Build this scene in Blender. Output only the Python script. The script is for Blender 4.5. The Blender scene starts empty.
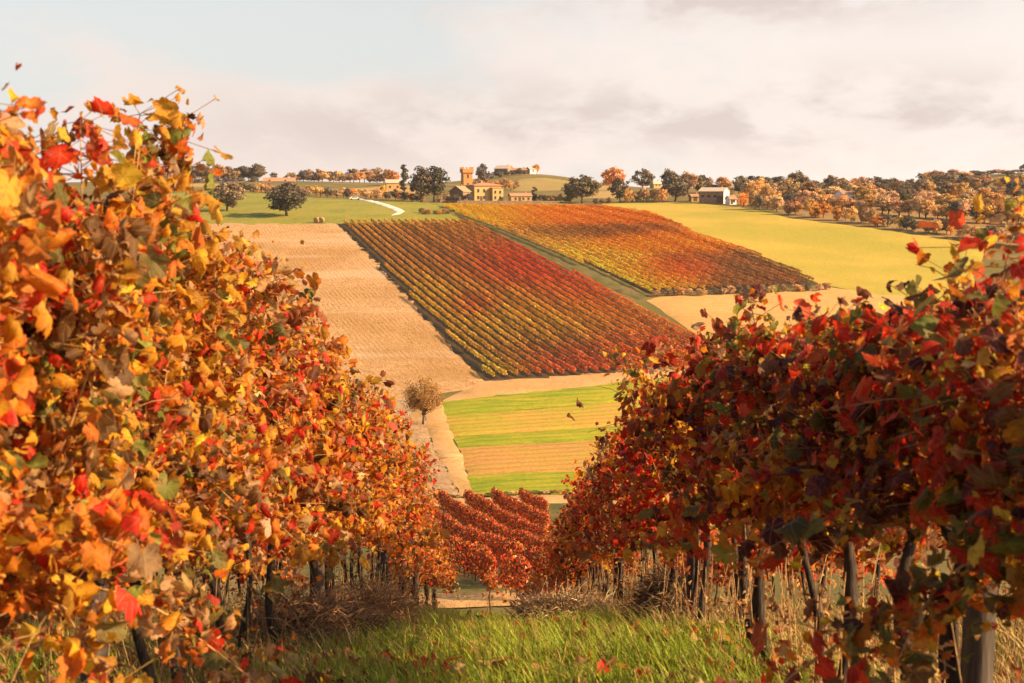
import bpy, bmesh, math, random
import numpy as np
from mathutils import Vector, Matrix, Quaternion, geometry
R = math.radians
rng = np.random.default_rng(7)
random.seed(7)
scene = bpy.context.scene
COL = scene.collection

# ------------------------------------------------------------------ camera, light, sky
F = 1422.0                                   # focal length in picture widths of 1024
PITCH = math.atan((341.5 - 195) / F)
cam_d = bpy.data.cameras.new('camera'); cam = bpy.data.objects.new('camera', cam_d); COL.objects.link(cam)
cam.location = (0, 0, 0); cam.rotation_euler = (math.pi / 2 - PITCH, 0, 0)
cam_d.sensor_width = 36.0; cam_d.lens = 36.0 * F / 1024
cam_d.clip_start = 0.05; cam_d.clip_end = 20000
cam_d.dof.use_dof = True; cam_d.dof.focus_distance = 26.0; cam_d.dof.aperture_fstop = 6.3
scene.camera = cam

SUN_EL, SUN_AZ = R(27), R(104)               # azimuth clockwise from the view direction (+Y)
sdir = Vector((math.cos(SUN_EL) * math.sin(SUN_AZ), math.cos(SUN_EL) * math.cos(SUN_AZ), math.sin(SUN_EL)))
sun_d = bpy.data.lights.new('sun', 'SUN'); sun = bpy.data.objects.new('sun', sun_d); COL.objects.link(sun)
sun_d.energy = 5.0; sun_d.angle = R(0.5); sun_d.color = (1.0, 0.73, 0.42)
sun.rotation_euler = (-sdir).to_track_quat('-Z', 'Y').to_euler()

scene.view_settings.view_transform = 'Standard'
scene.view_settings.look = 'None'
scene.view_settings.exposure = 1.15
scene.view_settings.gamma = 1.0
scene.render.engine = 'CYCLES'
scene.cycles.max_bounces = 6; scene.cycles.diffuse_bounces = 3; scene.cycles.glossy_bounces = 2
scene.cycles.transmission_bounces = 3; scene.cycles.volume_bounces = 0; scene.cycles.transparent_max_bounces = 4
scene.cycles.use_denoising = True

class NT:
    """small helper to write node trees as expressions"""
    def __init__(s, tree):
        s.t = tree; s.n = tree.nodes; s.l = tree.links
    def node(s, kind, **kw):
        nd = s.n.new(kind)
        for k, v in kw.items():
            setattr(nd, k, v)
        return nd
    def put(s, sock, v):
        if hasattr(v, 'is_output') or isinstance(v, bpy.types.NodeSocket):
            s.l.new(v, sock)
        elif isinstance(v, (tuple, list)) and len(v) == 3 and sock.type == 'RGBA':
            sock.default_value = (*v, 1)
        else:
            sock.default_value = v
    def m(s, op, a, b=0.0, c=None, clamp=False):
        nd = s.node('ShaderNodeMath', operation=op, use_clamp=clamp)
        s.put(nd.inputs[0], a); s.put(nd.inputs[1], b)
        if c is not None: s.put(nd.inputs[2], c)
        return nd.outputs[0]
    def mix(s, f, a, b, blend='MIX'):
        nd = s.node('ShaderNodeMix', data_type='RGBA', blend_type=blend)
        s.put(nd.inputs[0], f); s.put(nd.inputs[6], a); s.put(nd.inputs[7], b)
        return nd.outputs[2]
    def noise(s, vec, scale, detail=3, rough=0.55, dist=0.0):
        nd = s.node('ShaderNodeTexNoise')
        if vec is not None: s.l.new(vec, nd.inputs['Vector'])
        nd.inputs['Scale'].default_value = scale; nd.inputs['Detail'].default_value = detail
        nd.inputs['Roughness'].default_value = rough; nd.inputs['Distortion'].default_value = dist
        return nd.outputs['Fac']
    def ramp(s, fac, stops):
        nd = s.node('ShaderNodeValToRGB'); s.put(nd.inputs[0], fac)
        e = nd.color_ramp.elements
        while len(e) < len(stops): e.new(0.5)
        for i, (p, c) in enumerate(stops):
            e[i].position = p; e[i].color = (*c, 1) if len(c) == 3 else c
        return nd.outputs[0]
    def smooth(s, v, lo, hi):
        nd = s.node('ShaderNodeMapRange', interpolation_type='SMOOTHSTEP')
        s.put(nd.inputs[0], v); nd.inputs[1].default_value = lo; nd.inputs[2].default_value = hi
        return nd.outputs[0]
    def mapping(s, vec, scale=(1, 1, 1), rot=(0, 0, 0), loc=(0, 0, 0)):
        nd = s.node('ShaderNodeMapping'); s.l.new(vec, nd.inputs[0])
        nd.inputs['Location'].default_value = loc; nd.inputs['Rotation'].default_value = rot; nd.inputs['Scale'].default_value = scale
        return nd.outputs[0]

world = bpy.data.worlds.new('World'); scene.world = world; world.use_nodes = True
def build_sky():
    t = NT(world.node_tree); t.n.clear()
    out = t.node('ShaderNodeOutputWorld'); bg = t.node('ShaderNodeBackground')
    sky = t.node('ShaderNodeTexSky', sky_type='NISHITA', sun_disc=False)
    sky.sun_elevation = SUN_EL; sky.sun_rotation = SUN_AZ
    sky.air_density = 1.0; sky.dust_density = 2.0; sky.ozone_density = 1.0
    tc = t.node('ShaderNodeTexCoord'); sep = t.node('ShaderNodeSeparateXYZ'); t.l.new(tc.outputs['Generated'], sep.inputs[0])
    x, y, z = sep.outputs
    az = t.m('ARCTAN2', x, y)                 # 0 ahead, + to the right
    el = t.m('ARCSINE', z)
    def blob(a0, e0, sa, se):                 # a soft bank of cloud round a compass bearing
        da = t.m('DIVIDE', t.m('SUBTRACT', az, a0), sa); de = t.m('DIVIDE', t.m('SUBTRACT', el, e0), se)
        r2 = t.m('ADD', t.m('MULTIPLY', da, da), t.m('MULTIPLY', de, de))
        return t.m('POWER', 2.718, t.m('MULTIPLY', r2, -1.0))
    comb = t.node('ShaderNodeCombineXYZ'); t.l.new(az, comb.inputs[0]); t.l.new(t.m('MULTIPLY', el, 2.1), comb.inputs[1])
    n1 = t.noise(comb.outputs[0], 8.0, 8, 0.6, 0.25)
    n2 = t.noise(comb.outputs[0], 3.2, 4, 0.5, 0.2)
    # clear air: Nishita, veiled by milky haze towards the horizon, thinned out of view to deepen shade
    nish = t.mix(1.0, sky.outputs[0], (0.22, 0.22, 0.22), 'MULTIPLY')
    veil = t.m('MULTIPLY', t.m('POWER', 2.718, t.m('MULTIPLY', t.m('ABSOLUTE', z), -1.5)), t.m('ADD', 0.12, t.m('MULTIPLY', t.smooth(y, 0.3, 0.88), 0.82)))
    clear = t.mix(veil, nish, (0.97, 0.96, 0.93))
    # bright peach cloud sheet to the right, grey mauve undersides low and high on the right
    right = t.smooth(az, -0.24, 0.22)
    low = t.m('POWER', 2.718, t.m('MULTIPLY', t.m('ABSOLUTE', z), -4.0))
    bright = t.mix(right, (1.14, 0.96, 0.87), (1.30, 1.12, 1.02))
    cov = t.m('ADD', t.m('MULTIPLY', right, 0.55), t.m('ADD', t.m('MULTIPLY', t.m('SUBTRACT', n2, 0.5), 1.1), t.m('MULTIPLY', t.m('SUBTRACT', n1, 0.5), 0.9)))
    cov = t.m('ADD', cov, t.m('MULTIPLY', blob(-0.16, 0.035, 0.15, 0.04), 0.8))
    cov = t.m('MULTIPLY', t.smooth(cov, 0.12, 0.42), low)
    c1 = t.mix(cov, clear, bright)
    dark = t.m('ADD', t.m('MULTIPLY', blob(0.20, 0.054, 0.24, 0.030), 0.95), t.m('MULTIPLY', blob(0.14, 0.133, 0.17, 0.020), 0.95))
    dark = t.m('ADD', dark, t.m('MULTIPLY', blob(-0.10, 0.045, 0.14, 0.03), 0.65))
    dark = t.m('MULTIPLY', dark, t.m('ADD', 0.22, t.smooth(t.m('ADD', n1, t.m('MULTIPLY', t.m('SUBTRACT', t.noise(comb.outputs[0], 22.0, 6, .6, .3), .5), .35)), .40, .60)), clamp=True)
    c2 = t.mix(t.m('MULTIPLY', dark, 0.9), c1, (0.88, 0.745, 0.70))
    ahead = t.smooth(y, 0.45, 0.90)  # clouds only ahead; unseen sky kept dim so shaded sides go darker
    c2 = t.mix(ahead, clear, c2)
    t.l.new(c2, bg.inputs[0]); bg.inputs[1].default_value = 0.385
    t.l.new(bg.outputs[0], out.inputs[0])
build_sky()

# ------------------------------------------------------------------ terrain height
PT = [(-40,-1.3),(0,-1.62),(4,-1.98),(7.4,-2.54),(9.1,-2.97),(11.2,-3.58),(15,-4.62),(20,-6.13),(30,-9.25),(45,-13.55),(60,-17.4),(80,-21.6),(100,-25.3),(120,-28.3),(140,-30.8),(160,-32.4),(200,-33.2),(250,-31.4),(300,-27),(350,-21.5),(400,-15.2),(450,-9.3),(500,-5.2),(560,-2.3),(620,-.2),(700,2.0),(800,4),(1000,3),(1300,-10),(2000,-40),(9000,-90)]
PX = np.array([p[0] for p in PT], float); PY = np.array([p[1] for p in PT], float)
def _slopes(X, Y):
    h = np.diff(X); d = np.diff(Y) / h; m = np.zeros(len(X))
    for i in range(1, len(X) - 1):
        if d[i-1] * d[i] > 0:
            w1 = 2*h[i] + h[i-1]; w2 = h[i] + 2*h[i-1]; m[i] = (w1 + w2) / (w1/d[i-1] + w2/d[i])
    m[0] = d[0]; m[-1] = d[-1]; return m
PM = _slopes(PX, PY)
def hz(x, y):
    x = np.asarray(x, float); y = np.asarray(y, float); x, y = np.broadcast_arrays(x, y)
    i = np.clip(np.searchsorted(PX, y) - 1, 0, len(PX) - 2); h = PX[i+1] - PX[i]; t = np.clip((y - PX[i]) / h, -1, 1)
    z = (2*t**3-3*t**2+1)*PY[i] + (t**3-2*t*t+t)*h*PM[i] + (-2*t**3+3*t*t)*PY[i+1] + (t**3-t*t)*h*PM[i+1]
    def bump(cx, cy, sx, sy, a): return a * np.exp(-((x-cx)/sx)**2 - ((y-cy)/sy)**2)
    z = z + bump(-170, 850, 130, 110, 5.0) + bump(12, 905, 48, 75, 9.0) + bump(330, 920, 80, 120, 11.0)
    far = np.clip((y - 230) / 150, 0, 1)
    z = z + far * (0.9*np.sin(x/31+1.0)*np.sin(y/47+.4) + 0.5*np.sin(x/41+y/57))*np.clip((760-y)/200, 0.3, 1)
    z = z + 0.05*np.sin(x*1.3+y*.7)*np.sin(y*.9-x*.4) * (y < 60)
    return z
fw = np.array([0, math.cos(PITCH), -math.sin(PITCH)]); upv = np.array([0, math.sin(PITCH), math.cos(PITCH)])
def ray(px, py): return fw + (px-512)/F*np.array([1., 0, 0]) + (341.5-py)/F*upv
def hit(px, py, start=40.0):
    d = ray(px, py); t = np.geomspace(start, 3000, 5000); z = t*d[2] - hz(t*d[0], t*d[1]); k = np.where(z < 0)[0]
    if len(k) == 0: t1 = 800.0
    else:
        a, b = t[max(k[0]-1, 0)], t[k[0]]
        for _ in range(20):
            c = .5*(a+b)
            if c*d[2] - hz(c*d[0], c*d[1]) < 0: b = c
            else: a = c
        t1 = b
    return Vector(t1*d)
def at_depth(px, y):
    """ground point at depth y seen in picture column px"""
    x = (px-512)/F*y*1.0; return Vector((x, y, float(hz(x, y))))
def project(P):
    P = np.asarray(P, float); c = P@fw
    return 512 + F*P[..., 0]/c, 341.5 - F*(P@upv)/c

# ------------------------------------------------------------------ object helpers
def tag(o, label=None, cat=None, group=None, kind=None):
    if label: o['label'] = label
    if cat: o['category'] = cat
    if group: o['group'] = group
    if kind: o['kind'] = kind
    return o
def empty(name, loc, rz=0.0):
    o = bpy.data.objects.new(name, None); COL.objects.link(o); o.location = loc; o.rotation_euler = (0, 0, rz); o.empty_display_size = .2; return o
def link(name, me, parent=None, mat=None):
    o = bpy.data.objects.new(name, me); COL.objects.link(o)
    if mat is not None and not me.materials: me.materials.append(mat)
    if parent is not None: o.parent = parent
    return o
def mesh_np(name, V, faces, col=None, uv=None, smooth=False):
    """faces: list of (n,k) index arrays; col (nv,3) per-vertex colour; uv (nv,2) stored as a vector attribute"""
    me = bpy.data.meshes.new(name); V = np.asarray(V, np.float32)
    me.vertices.add(len(V)); me.vertices.foreach_set('co', V.ravel())
    faces = [np.asarray(f, np.int32) for f in faces if len(f)]
    loops = np.concatenate([f.ravel() for f in faces]); sizes = np.concatenate([np.full(len(f), f.shape[1], np.int32) for f in faces])
    starts = np.concatenate([[0], np.cumsum(sizes)[:-1]]).astype(np.int32)
    me.loops.add(len(loops)); me.loops.foreach_set('vertex_index', loops.astype(np.int32))
    me.polygons.add(len(sizes)); me.polygons.foreach_set('loop_start', starts)
    if smooth: me.polygons.foreach_set('use_smooth', np.ones(len(sizes), bool))
    me.update(calc_edges=True)
    if col is not None:
        a = me.attributes.new('tint', 'FLOAT_COLOR', 'POINT'); c = np.ones((len(V), 4), np.float32); c[:, :3] = col; a.data.foreach_set('color', c.ravel())
    if uv is not None:
        a = me.attributes.new('blade', 'FLOAT_VECTOR', 'POINT'); c = np.zeros((len(V), 3), np.float32); c[:, :uv.shape[1]] = uv; a.data.foreach_set('vector', c.ravel())
    return me
def tube_np(P, rad, sides=6, wob=0.0):
    P = np.asarray(P, float); n = len(P); rad = np.broadcast_to(np.asarray(rad, float), (n,))
    T = np.gradient(P, axis=0); T /= np.linalg.norm(T, axis=1)[:, None] + 1e-9
    ref = np.array([1., 0, 0]) if abs(T[:, 0]).mean() < .8 else np.array([0, 1., 0])
    A = np.cross(T, ref); A /= np.linalg.norm(A, axis=1)[:, None] + 1e-9; B = np.cross(T, A)
    th = np.linspace(0, 2*np.pi, sides, endpoint=False)
    rr = rad[:, None]*(1 + wob*rng.standard_normal((n, sides)))
    V = P[:, None] + rr[..., None]*(np.cos(th)[None, :, None]*A[:, None] + np.sin(th)[None, :, None]*B[:, None])
    V = V.reshape(-1, 3); f = []
    for i in range(n-1):
        for j in range(sides):
            a = i*sides+j; b = i*sides+(j+1) % sides; f.append((a, b, b+sides, a+sides))
    caps = [tuple(range(sides))[::-1], tuple(range((n-1)*sides, n*sides))]
    tri = []
    for c in caps:
        for k in range(1, len(c)-1): tri.append((c[0], c[k], c[k+1]))
    return V, np.array(f), np.array(tri)
class Tubes:
    def __init__(s): s.V = []; s.Q = []; s.T = []; s.C = []; s.n = 0
    def add(s, P, rad, sides=6, wob=0.0, col=(1, 1, 1)):
        V, q, t = tube_np(P, rad, sides, wob); s.V.append(V); s.Q.append(q+s.n); s.T.append(t+s.n); s.C.append(np.tile(np.array(col, float), (len(V), 1))); s.n += len(V)
    def mesh(s, name, smooth=True):
        return mesh_np(name, np.concatenate(s.V), [np.concatenate(s.Q), np.concatenate(s.T)], np.concatenate(s.C), None, smooth)

# ------------------------------------------------------------------ materials
def new_mat(name):
    m = bpy.data.materials.new(name); m.use_nodes = True; t = NT(m.node_tree); t.n.clear()
    return m, t, t.node('ShaderNodeOutputMaterial')
def principled(t, out, col, rough=.8, spec=.3, bump=None, bstr=.3, bdist=.1):
    p = t.node('ShaderNodeBsdfPrincipled'); t.put(p.inputs['Base Color'], col); t.put(p.inputs['Roughness'], rough); p.inputs['Specular IOR Level'].default_value = spec
    if bump is not None:
        b = t.node('ShaderNodeBump'); b.inputs['Strength'].default_value = bstr; b.inputs['Distance'].default_value = bdist; t.l.new(bump, b.inputs['Height']); t.l.new(b.outputs[0], p.inputs['Normal'])
    t.l.new(p.outputs[0], out.inputs[0]); return p
def leaf_mat(name, trans=.4, veins=False, obj_col=False, rough=.55, spec=.25, pale=.16):
    m, t, out = new_mat(name)
    at = t.node('ShaderNodeAttribute', attribute_name='tint'); c = at.outputs['Color']
    if obj_col:
        oi = t.node('ShaderNodeObjectInfo'); c = t.mix(1.0, c, oi.outputs['Color'], 'MULTIPLY')
    bump = None
    if veins:
        uv = t.node('ShaderNodeAttribute', attribute_name='blade'); sp = t.node('ShaderNodeSeparateXYZ'); t.l.new(uv.outputs['Vector'], sp.inputs[0])
        u, v = sp.outputs[0], t.m('ABSOLUTE', sp.outputs[1]); ds = None
        for a in (0, 56, 116):
            d = t.m('ABSOLUTE', t.m('SUBTRACT', t.m('MULTIPLY', u, math.sin(R(a))), t.m('MULTIPLY', v, math.cos(R(a)))))
            ds = d if ds is None else t.m('MINIMUM', ds, d)
        vein = t.m('SUBTRACT', 1.0, t.smooth(ds, 0.006, 0.05))
        nz = t.noise(uv.outputs['Vector'], 3.2, 4, .62)
        c = t.mix(t.m('MULTIPLY', t.smooth(nz, .48, .66), .7), c, t.mix(1.0, c, (.50, .33, .28), 'MULTIPLY')); c = t.mix(t.m('MULTIPLY', t.smooth(nz, .36, .28), .5), c, (.62, .36, .10))   # dead blotches
        c = t.mix(t.m('MULTIPLY', vein, .22), c, (.55, .36, .12))
        bump = t.m('ADD', t.m('MULTIPLY', vein, .5), nz)
    geo = t.node('ShaderNodeNewGeometry')
    c = t.mix(t.m('MULTIPLY', geo.outputs['Backfacing'], pale), c, (.52, .33, .13))
    p = t.node('ShaderNodeBsdfPrincipled'); t.l.new(c, p.inputs['Base Color']); p.inputs['Roughness'].default_value = rough; p.inputs['Specular IOR Level'].default_value = spec
    if bump is not None:
        b = t.node('ShaderNodeBump'); b.inputs['Strength'].default_value = .5; b.inputs['Distance'].default_value = .004; t.l.new(bump, b.inputs['Height']); t.l.new(b.outputs[0], p.inputs['Normal'])
    tr = t.node('ShaderNodeBsdfTranslucent'); t.l.new(c, tr.inputs[0])
    mx = t.node('ShaderNodeMixShader'); mx.inputs[0].default_value = trans; t.l.new(p.outputs[0], mx.inputs[1]); t.l.new(tr.outputs[0], mx.inputs[2]); t.l.new(mx.outputs[0], out.inputs[0])
    return m
M = {}
M['vine_leaf'] = leaf_mat('vine leaf', .52, veins=True)
M['vine_leaf_plain'] = leaf_mat('vine leaf plain', .54)
M['hedge_leaf'] = leaf_mat('vine hedge leaf', .06, pale=0, rough=.7, spec=.15)
M['tree_leaf'] = leaf_mat('tree leaf', .25, obj_col=True, pale=0, rough=.7, spec=.15)
M['grass'] = leaf_mat('grass blade', .45, pale=0, rough=.55, spec=.25)
M['straw'] = leaf_mat('straw', .2, pale=0, rough=.8, spec=.1)
def simple(name, c1, c2, scale, rough=.9, bstr=.4, bdist=.05, stretch=(1, 1, 1)):
    m, t, out = new_mat(name); tc = t.node('ShaderNodeTexCoord'); v = t.mapping(tc.outputs['Object'], stretch)
    n = t.noise(v, scale, 5, .6); principled(t, out, t.mix(t.smooth(n, .3, .7), c1, c2), rough, .2, n, bstr, bdist); return m
M['bark'] = simple('vine bark', (.022, .014, .010), (.085, .055, .036), 60, bstr=1.0, bdist=.02, stretch=(1, 1, .15))
M['cane'] = simple('vine cane', (.22, .11, .04), (.48, .27, .10), 20, rough=.6)
M['post'] = simple('weathered post', (.05, .036, .026), (.13, .095, .07), 25, bstr=.7, bdist=.01, stretch=(1, 1, .08))
M['tree_bark'] = simple('tree bark', (.05, .035, .025), (.14, .10, .07), 3)
M['wire'] = simple('wire', (.2, .18, .16), (.3, .27, .25), 5, rough=.4)
def ground_mat(name, fn):
    m, t, out = new_mat(name); geo = t.node('ShaderNodeNewGeometry'); fn(t, out, geo.outputs['Position']); return m
def g_base(t, out, P):
    n1 = t.noise(P, .05, 4); n2 = t.noise(P, 1.5, 5, .65); n3 = t.noise(P, 14, 4, .7)
    c = t.mix(t.smooth(n1, .4, .62), (.17, .13, .035), (.28, .17, .06)); c = t.mix(t.smooth(n2, .4, .7), c, (.12, .105, .025))
    c = t.mix(t.m('MULTIPLY', t.smooth(n3, .45, .75), .6), c, (.06, .05, .02)); principled(t, out, c, .95, .1, n3, .8, .05)
def g_grass(c1, c2, c3, s=.06, bd=.12, st=(1, .35, 1), lines=None):
    def f(t, out, P):
        n1 = t.noise(P, s, 4); n2 = t.noise(t.mapping(P, st), .6, 5, .7); n3 = t.noise(P, 1.8, 5, .75)
        c = t.mix(t.smooth(n1, .35, .65), c1, c2); c = t.mix(t.m('MULTIPLY', t.smooth(n2, .42, .7), .75), c, c3)
        c = t.mix(t.m('MULTIPLY', t.smooth(n3, .42, .68), .5), c, t.mix(1.0, c, (.5, .5, .42), 'MULTIPLY'))
        if lines is not None:
            sp = t.node('ShaderNodeSeparateXYZ'); t.l.new(t.mapping(P, (1, 1, 1), (0, 0, lines)), sp.inputs[0])
            w = t.m('SINE', t.m('ADD', t.m('MULTIPLY', sp.outputs[1], 2.1), t.m('MULTIPLY', n1, 5.0)))
            c = t.mix(t.m('MULTIPLY', t.smooth(t.m('ADD', w, t.m('MULTIPLY', n3, 1.6)), .7, 1.8), .4), c, t.mix(1.0, c, (.55, .6, .5), 'MULTIPLY'))
        principled(t, out, c, .95, .08, n3, 1.0, bd)
    return f
ROWA = math.atan2(.28, 1.0)
STRIPA = -math.atan2(hit(720, 419).y-hit(452, 436).y, hit(720, 419).x-hit(452, 436).x)
def g_plough(c1, c2, c3, clod=1.35, furrow=.22):
    def f(t, out, P):
        pr = t.mapping(P, (1, 1, 1), (0, 0, -ROWA))      # x across the furrows
        sp = t.node('ShaderNodeSeparateXYZ'); t.l.new(pr, sp.inputs[0])
        big = t.noise(P, .035, 4); wob = t.noise(P, .22, 3); n2 = t.noise(t.mapping(pr, (1.0, .42, 1)), 1.3, 7, .8); n3 = t.noise(P, 5.0, 4, .7)
        w = t.m('SINE', t.m('ADD', t.m('MULTIPLY', sp.outputs[0], 6.3), t.m('MULTIPLY', wob, 1.6)))
        h = t.m('ADD', t.m('MULTIPLY', t.m('MULTIPLY', w, t.smooth(t.noise(P, .09, 4, .6), .38, .62)), furrow*.5), t.m('ADD', t.m('MULTIPLY', n2, 1.1*clod), t.m('MULTIPLY', n3, .6*clod)))
        c = t.mix(t.smooth(big, .35, .62), c1, c2); c = t.mix(t.m('MULTIPLY', t.smooth(n2, .46, .66), .85), c, c3); c = t.mix(t.m('MULTIPLY', t.smooth(t.noise(t.mapping(P, (.2, 1, 1)), .05, 3), .52, .68), .6), c, (.66, .43, .24))
        principled(t, out, c, .95, .1, h, 1.0, .36)
    return f
M['ground'] = ground_mat('hill ground', g_base)
M['meadow'] = ground_mat('meadow', g_grass((.21, .21, .03), (.29, .25, .04), (.34, .25, .06)))
M['yellow_meadow'] = ground_mat('yellow meadow', g_grass((.36, .30, .04), (.54, .36, .06), (.46, .30, .055), .022))
M['tan_field'] = ground_mat('tan field', g_grass((.40, .25, .09), (.46, .28, .10), (.33, .20, .07), .03))
M['plough'] = ground_mat('ploughed soil', g_plough((.50, .26, .09), (.62, .35, .15), (.34, .16, .055)))
M['plough_pale'] = ground_mat('pale ploughed soil', g_plough((.56, .34, .17), (.64, .42, .23), (.26, .13, .05), 1.9, .15))
M['green_strip'] = ground_mat('young crop', g_grass((.22, .27, .014), (.36, .33, .02), (.50, .34, .04), .16, st=(.12, 1.4, 1), lines=STRIPA))
M['gold_strip'] = ground_mat('gold stubble', g_grass((.54, .31, .05), (.42, .33, .03), (.58, .28, .07), .09, st=(.12, 1.4, 1), lines=STRIPA))
M['orange_strip'] = ground_mat('orange stubble', g_grass((.56, .27, .07), (.50, .30, .05), (.48, .22, .07), .08, st=(.12, 1.4, 1), lines=STRIPA))
M['stubble'] = ground_mat('pale stubble', g_grass((.56, .31, .10), (.62, .36, .12), (.48, .27, .09), .05, st=(.5, 1, 1)))
M['track'] = ground_mat('dirt track', g_grass((.54, .29, .11), (.60, .34, .14), (.44, .26, .07), .1))
M['road'] = ground_mat('white gravel', g_grass((.70, .60, .50), (.75, .66, .56), (.6, .5, .4), .1))
M['vine_floor'] = ground_mat('vineyard soil', g_grass((.085, .052, .026), (.11, .065, .03), (.065, .055, .02), .1))  # soil colour darkened to paint in the shade between vine rows
M['woodland'] = ground_mat('woodland floor', g_grass((.30, .18, .07), (.38, .23, .09), (.24, .16, .05), .08))
M['lane'] = ground_mat('grassy lane', g_grass((.15, .13, .035), (.22, .15, .06), (.10, .095, .022), .15))
M['knoll'] = ground_mat('knoll grass', g_grass((.32, .23, .07), (.38, .25, .08), (.26, .19, .06), .03))
M['lower_floor'] = ground_mat('lower vineyard floor', g_grass((.10, .10, .025), (.15, .12, .035), (.22, .14, .06), .2))

# ------------------------------------------------------------------ ground
def build_ground():
    ys = np.concatenate([np.linspace(-30, 2, 20), np.arange(2.5, 60, .5), np.arange(60, 300, 4), np.arange(300, 1100, 5), np.geomspace(1100, 9000, 30)])
    u = np.linspace(-1, 1, 241)
    Y, U = np.meshgrid(ys, u, indexing='ij'); X = U*(25 + 0.85*np.maximum(Y, 0)); Z = hz(X, Y) - .16*np.clip((Y-36)/10, 0, 1)
    V = np.stack([X, Y, Z], -1).reshape(-1, 3); n, m = X.shape
    i, j = np.meshgrid(np.arange(n-1), np.arange(m-1), indexing='ij'); a = (i*m+j).ravel()
    me = mesh_np('ground', V, [np.stack([a, a+1, a+m+1, a+m], 1)], smooth=True)
    tag(link('ground', me, None, M['ground']), 'dry grassy hillside running down to the valley and up the far ridge', kind='structure')
build_ground()

def inside(poly, X, Y):
    r = np.zeros(X.shape, bool); n = len(poly)
    for k in range(n):
        x0, y0 = poly[k]; x1, y1 = poly[(k+1) % n]
        c = ((y0 > Y) != (y1 > Y)) & (X < (x1-x0)*(Y-y0)/((y1-y0) or 1e-9)+x0); r ^= c
    return r
FIELDS = {}
def field(name, pix, mat, lift, label, step=4.0, jit=0.35, rough=0.0, start=40.0):
    """a sheet draped over the terrain inside an outline given by its corners"""
    W = [hit(*p, start) if len(p) == 2 else Vector(p) for p in pix]
    poly = []
    for k in range(len(W)):
        a, b = W[k], W[(k+1) % len(W)]; n = max(1, int((b-a).length/step))
        for q in range(n):
            p = a.lerp(b, q/n); poly.append((p.x + (random.uniform(-jit, jit) if q else 0), p.y + (random.uniform(-jit, jit) if q else 0)))
    FIELDS[name] = poly
    xs = [p[0] for p in poly]; ysr = [p[1] for p in poly]
    gx, gy = np.meshgrid(np.arange(min(xs), max(xs), step), np.arange(min(ysr), max(ysr), step)); gx = gx.ravel(); gy = gy.ravel()
    k = inside(poly, gx, gy); pts = [Vector(p) for p in poly] + [Vector((x, y)) for x, y in zip(gx[k], gy[k])]
    r = geometry.delaunay_2d_cdt(pts, [], [list(range(len(poly)))], 1, 1e-3)
    V = np.array([(v.x, v.y) for v in r[0]]); Z = hz(V[:, 0], V[:, 1]) + lift
    Z[:len(poly)] -= min(.2, lift+.11)
    if rough: Z = Z + rough*rng.standard_normal(len(Z))*(np.arange(len(Z)) >= len(poly)) 
    me = mesh_np(name, np.column_stack([V, Z]), [np.array([f for f in r[2] if len(f) == 3])], smooth=True)
    return tag(link(name, me, None, M[mat]), label, kind='structure')

field('meadow', [(150,196),(205,190),(262,193),(322,198),(352,199),(430,203),(455,213),(462,222),(336,224),(318,226),(250,226),(150,224)], 'meadow', .05, 'green meadow on the far slope with an oak standing in it')
field('meadow', [(430,203),(560,203),(600,206),(640,208),(640,213),(600,212),(448,210)], 'meadow', .06, 'green strip of grass in front of the villa')
field('meadow', [(600,203.5),(640,202.5),(690,202),(745,208),(790,218),(880,229),(930,236),(990,246),(960,300),(900,300),(818,283),(760,258),(700,239),(640,214)], 'yellow_meadow', .07, 'sunlit yellow green meadow beyond the upper vineyard', step=6)
field('woodland_floor', [(728,203),(760,206),(795,218),(880,228.5),(930,236),(1060,252),(1060,191),(735,191)], 'woodland', .04, 'brown leaf strewn floor of the right hand wood', step=6)
field('tan_field', [(150,183),(210,183.5),(262,185),(320,189),(320,194),(262,191),(205,187),(150,187)], 'tan_field', .05, 'tan stubble strip below the skyline wood on the left')
field('tan_field', [(326,189.5),(415,185),(425,187),(425,194),(326,195)], 'tan_field', .05, 'tan stubble strip below the skyline trees left of the tower')
field('meadow', [(505,186),(520,179),(545,177.5),(562,180),(590,184),(600,187),(560,190),(530,191),(512,191)], 'knoll', .06, 'grassy knoll below the hilltop farm')
field('tan_field', [(575,186),(612,186),(622,190),(622,198),(580,198)], 'tan_field', .08, 'orange stubble field between dark round trees behind the vineyard')
field('ploughed_field', [(120,224),(336,223),(345,230),(380,262),(438,328),(485,381),(474,388),(436,394),(400,398),(280,398),(150,398)], 'plough', .06, 'ploughed tan field left of the hillside vineyard', step=2.5, rough=.05)
field('ploughed_field', [(280,398),(400,398),(436,394),(424,405),(428,430),(462,496),(380,500),(250,480)], 'plough_pale', .07, 'pale cloddy ploughed ground below the round bush', step=1.5, rough=.09)
field('vineyard_floor', [(338,223.5),(468,222.5),(600,285),(738,358),(700,372),(640,375),(490,382)], 'vine_floor', .05, 'bare soil under the lower hillside vineyard')
field('vineyard_floor', [(436,206),(520,206),(600,208),(650,215),(700,238),(760,258),(822,284),(760,291),(650,294),(560,250),(462,214)], 'vine_floor', .08, 'bare soil under the upper hillside vineyard')
field('grass_lane', [(455,213),(462,213),(560,250),(650,294),(640,300),(600,283),(470,222)], 'lane', .07, 'grassy lane between the two hillside vineyards')
field('stubble_field', [(646,300),(660,296),(760,293),(830,287),(960,302),(960,380),(760,380),(738,358)], 'stubble', .06, 'pale orange stubble field beside the hillside vineyard', step=5)
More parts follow.
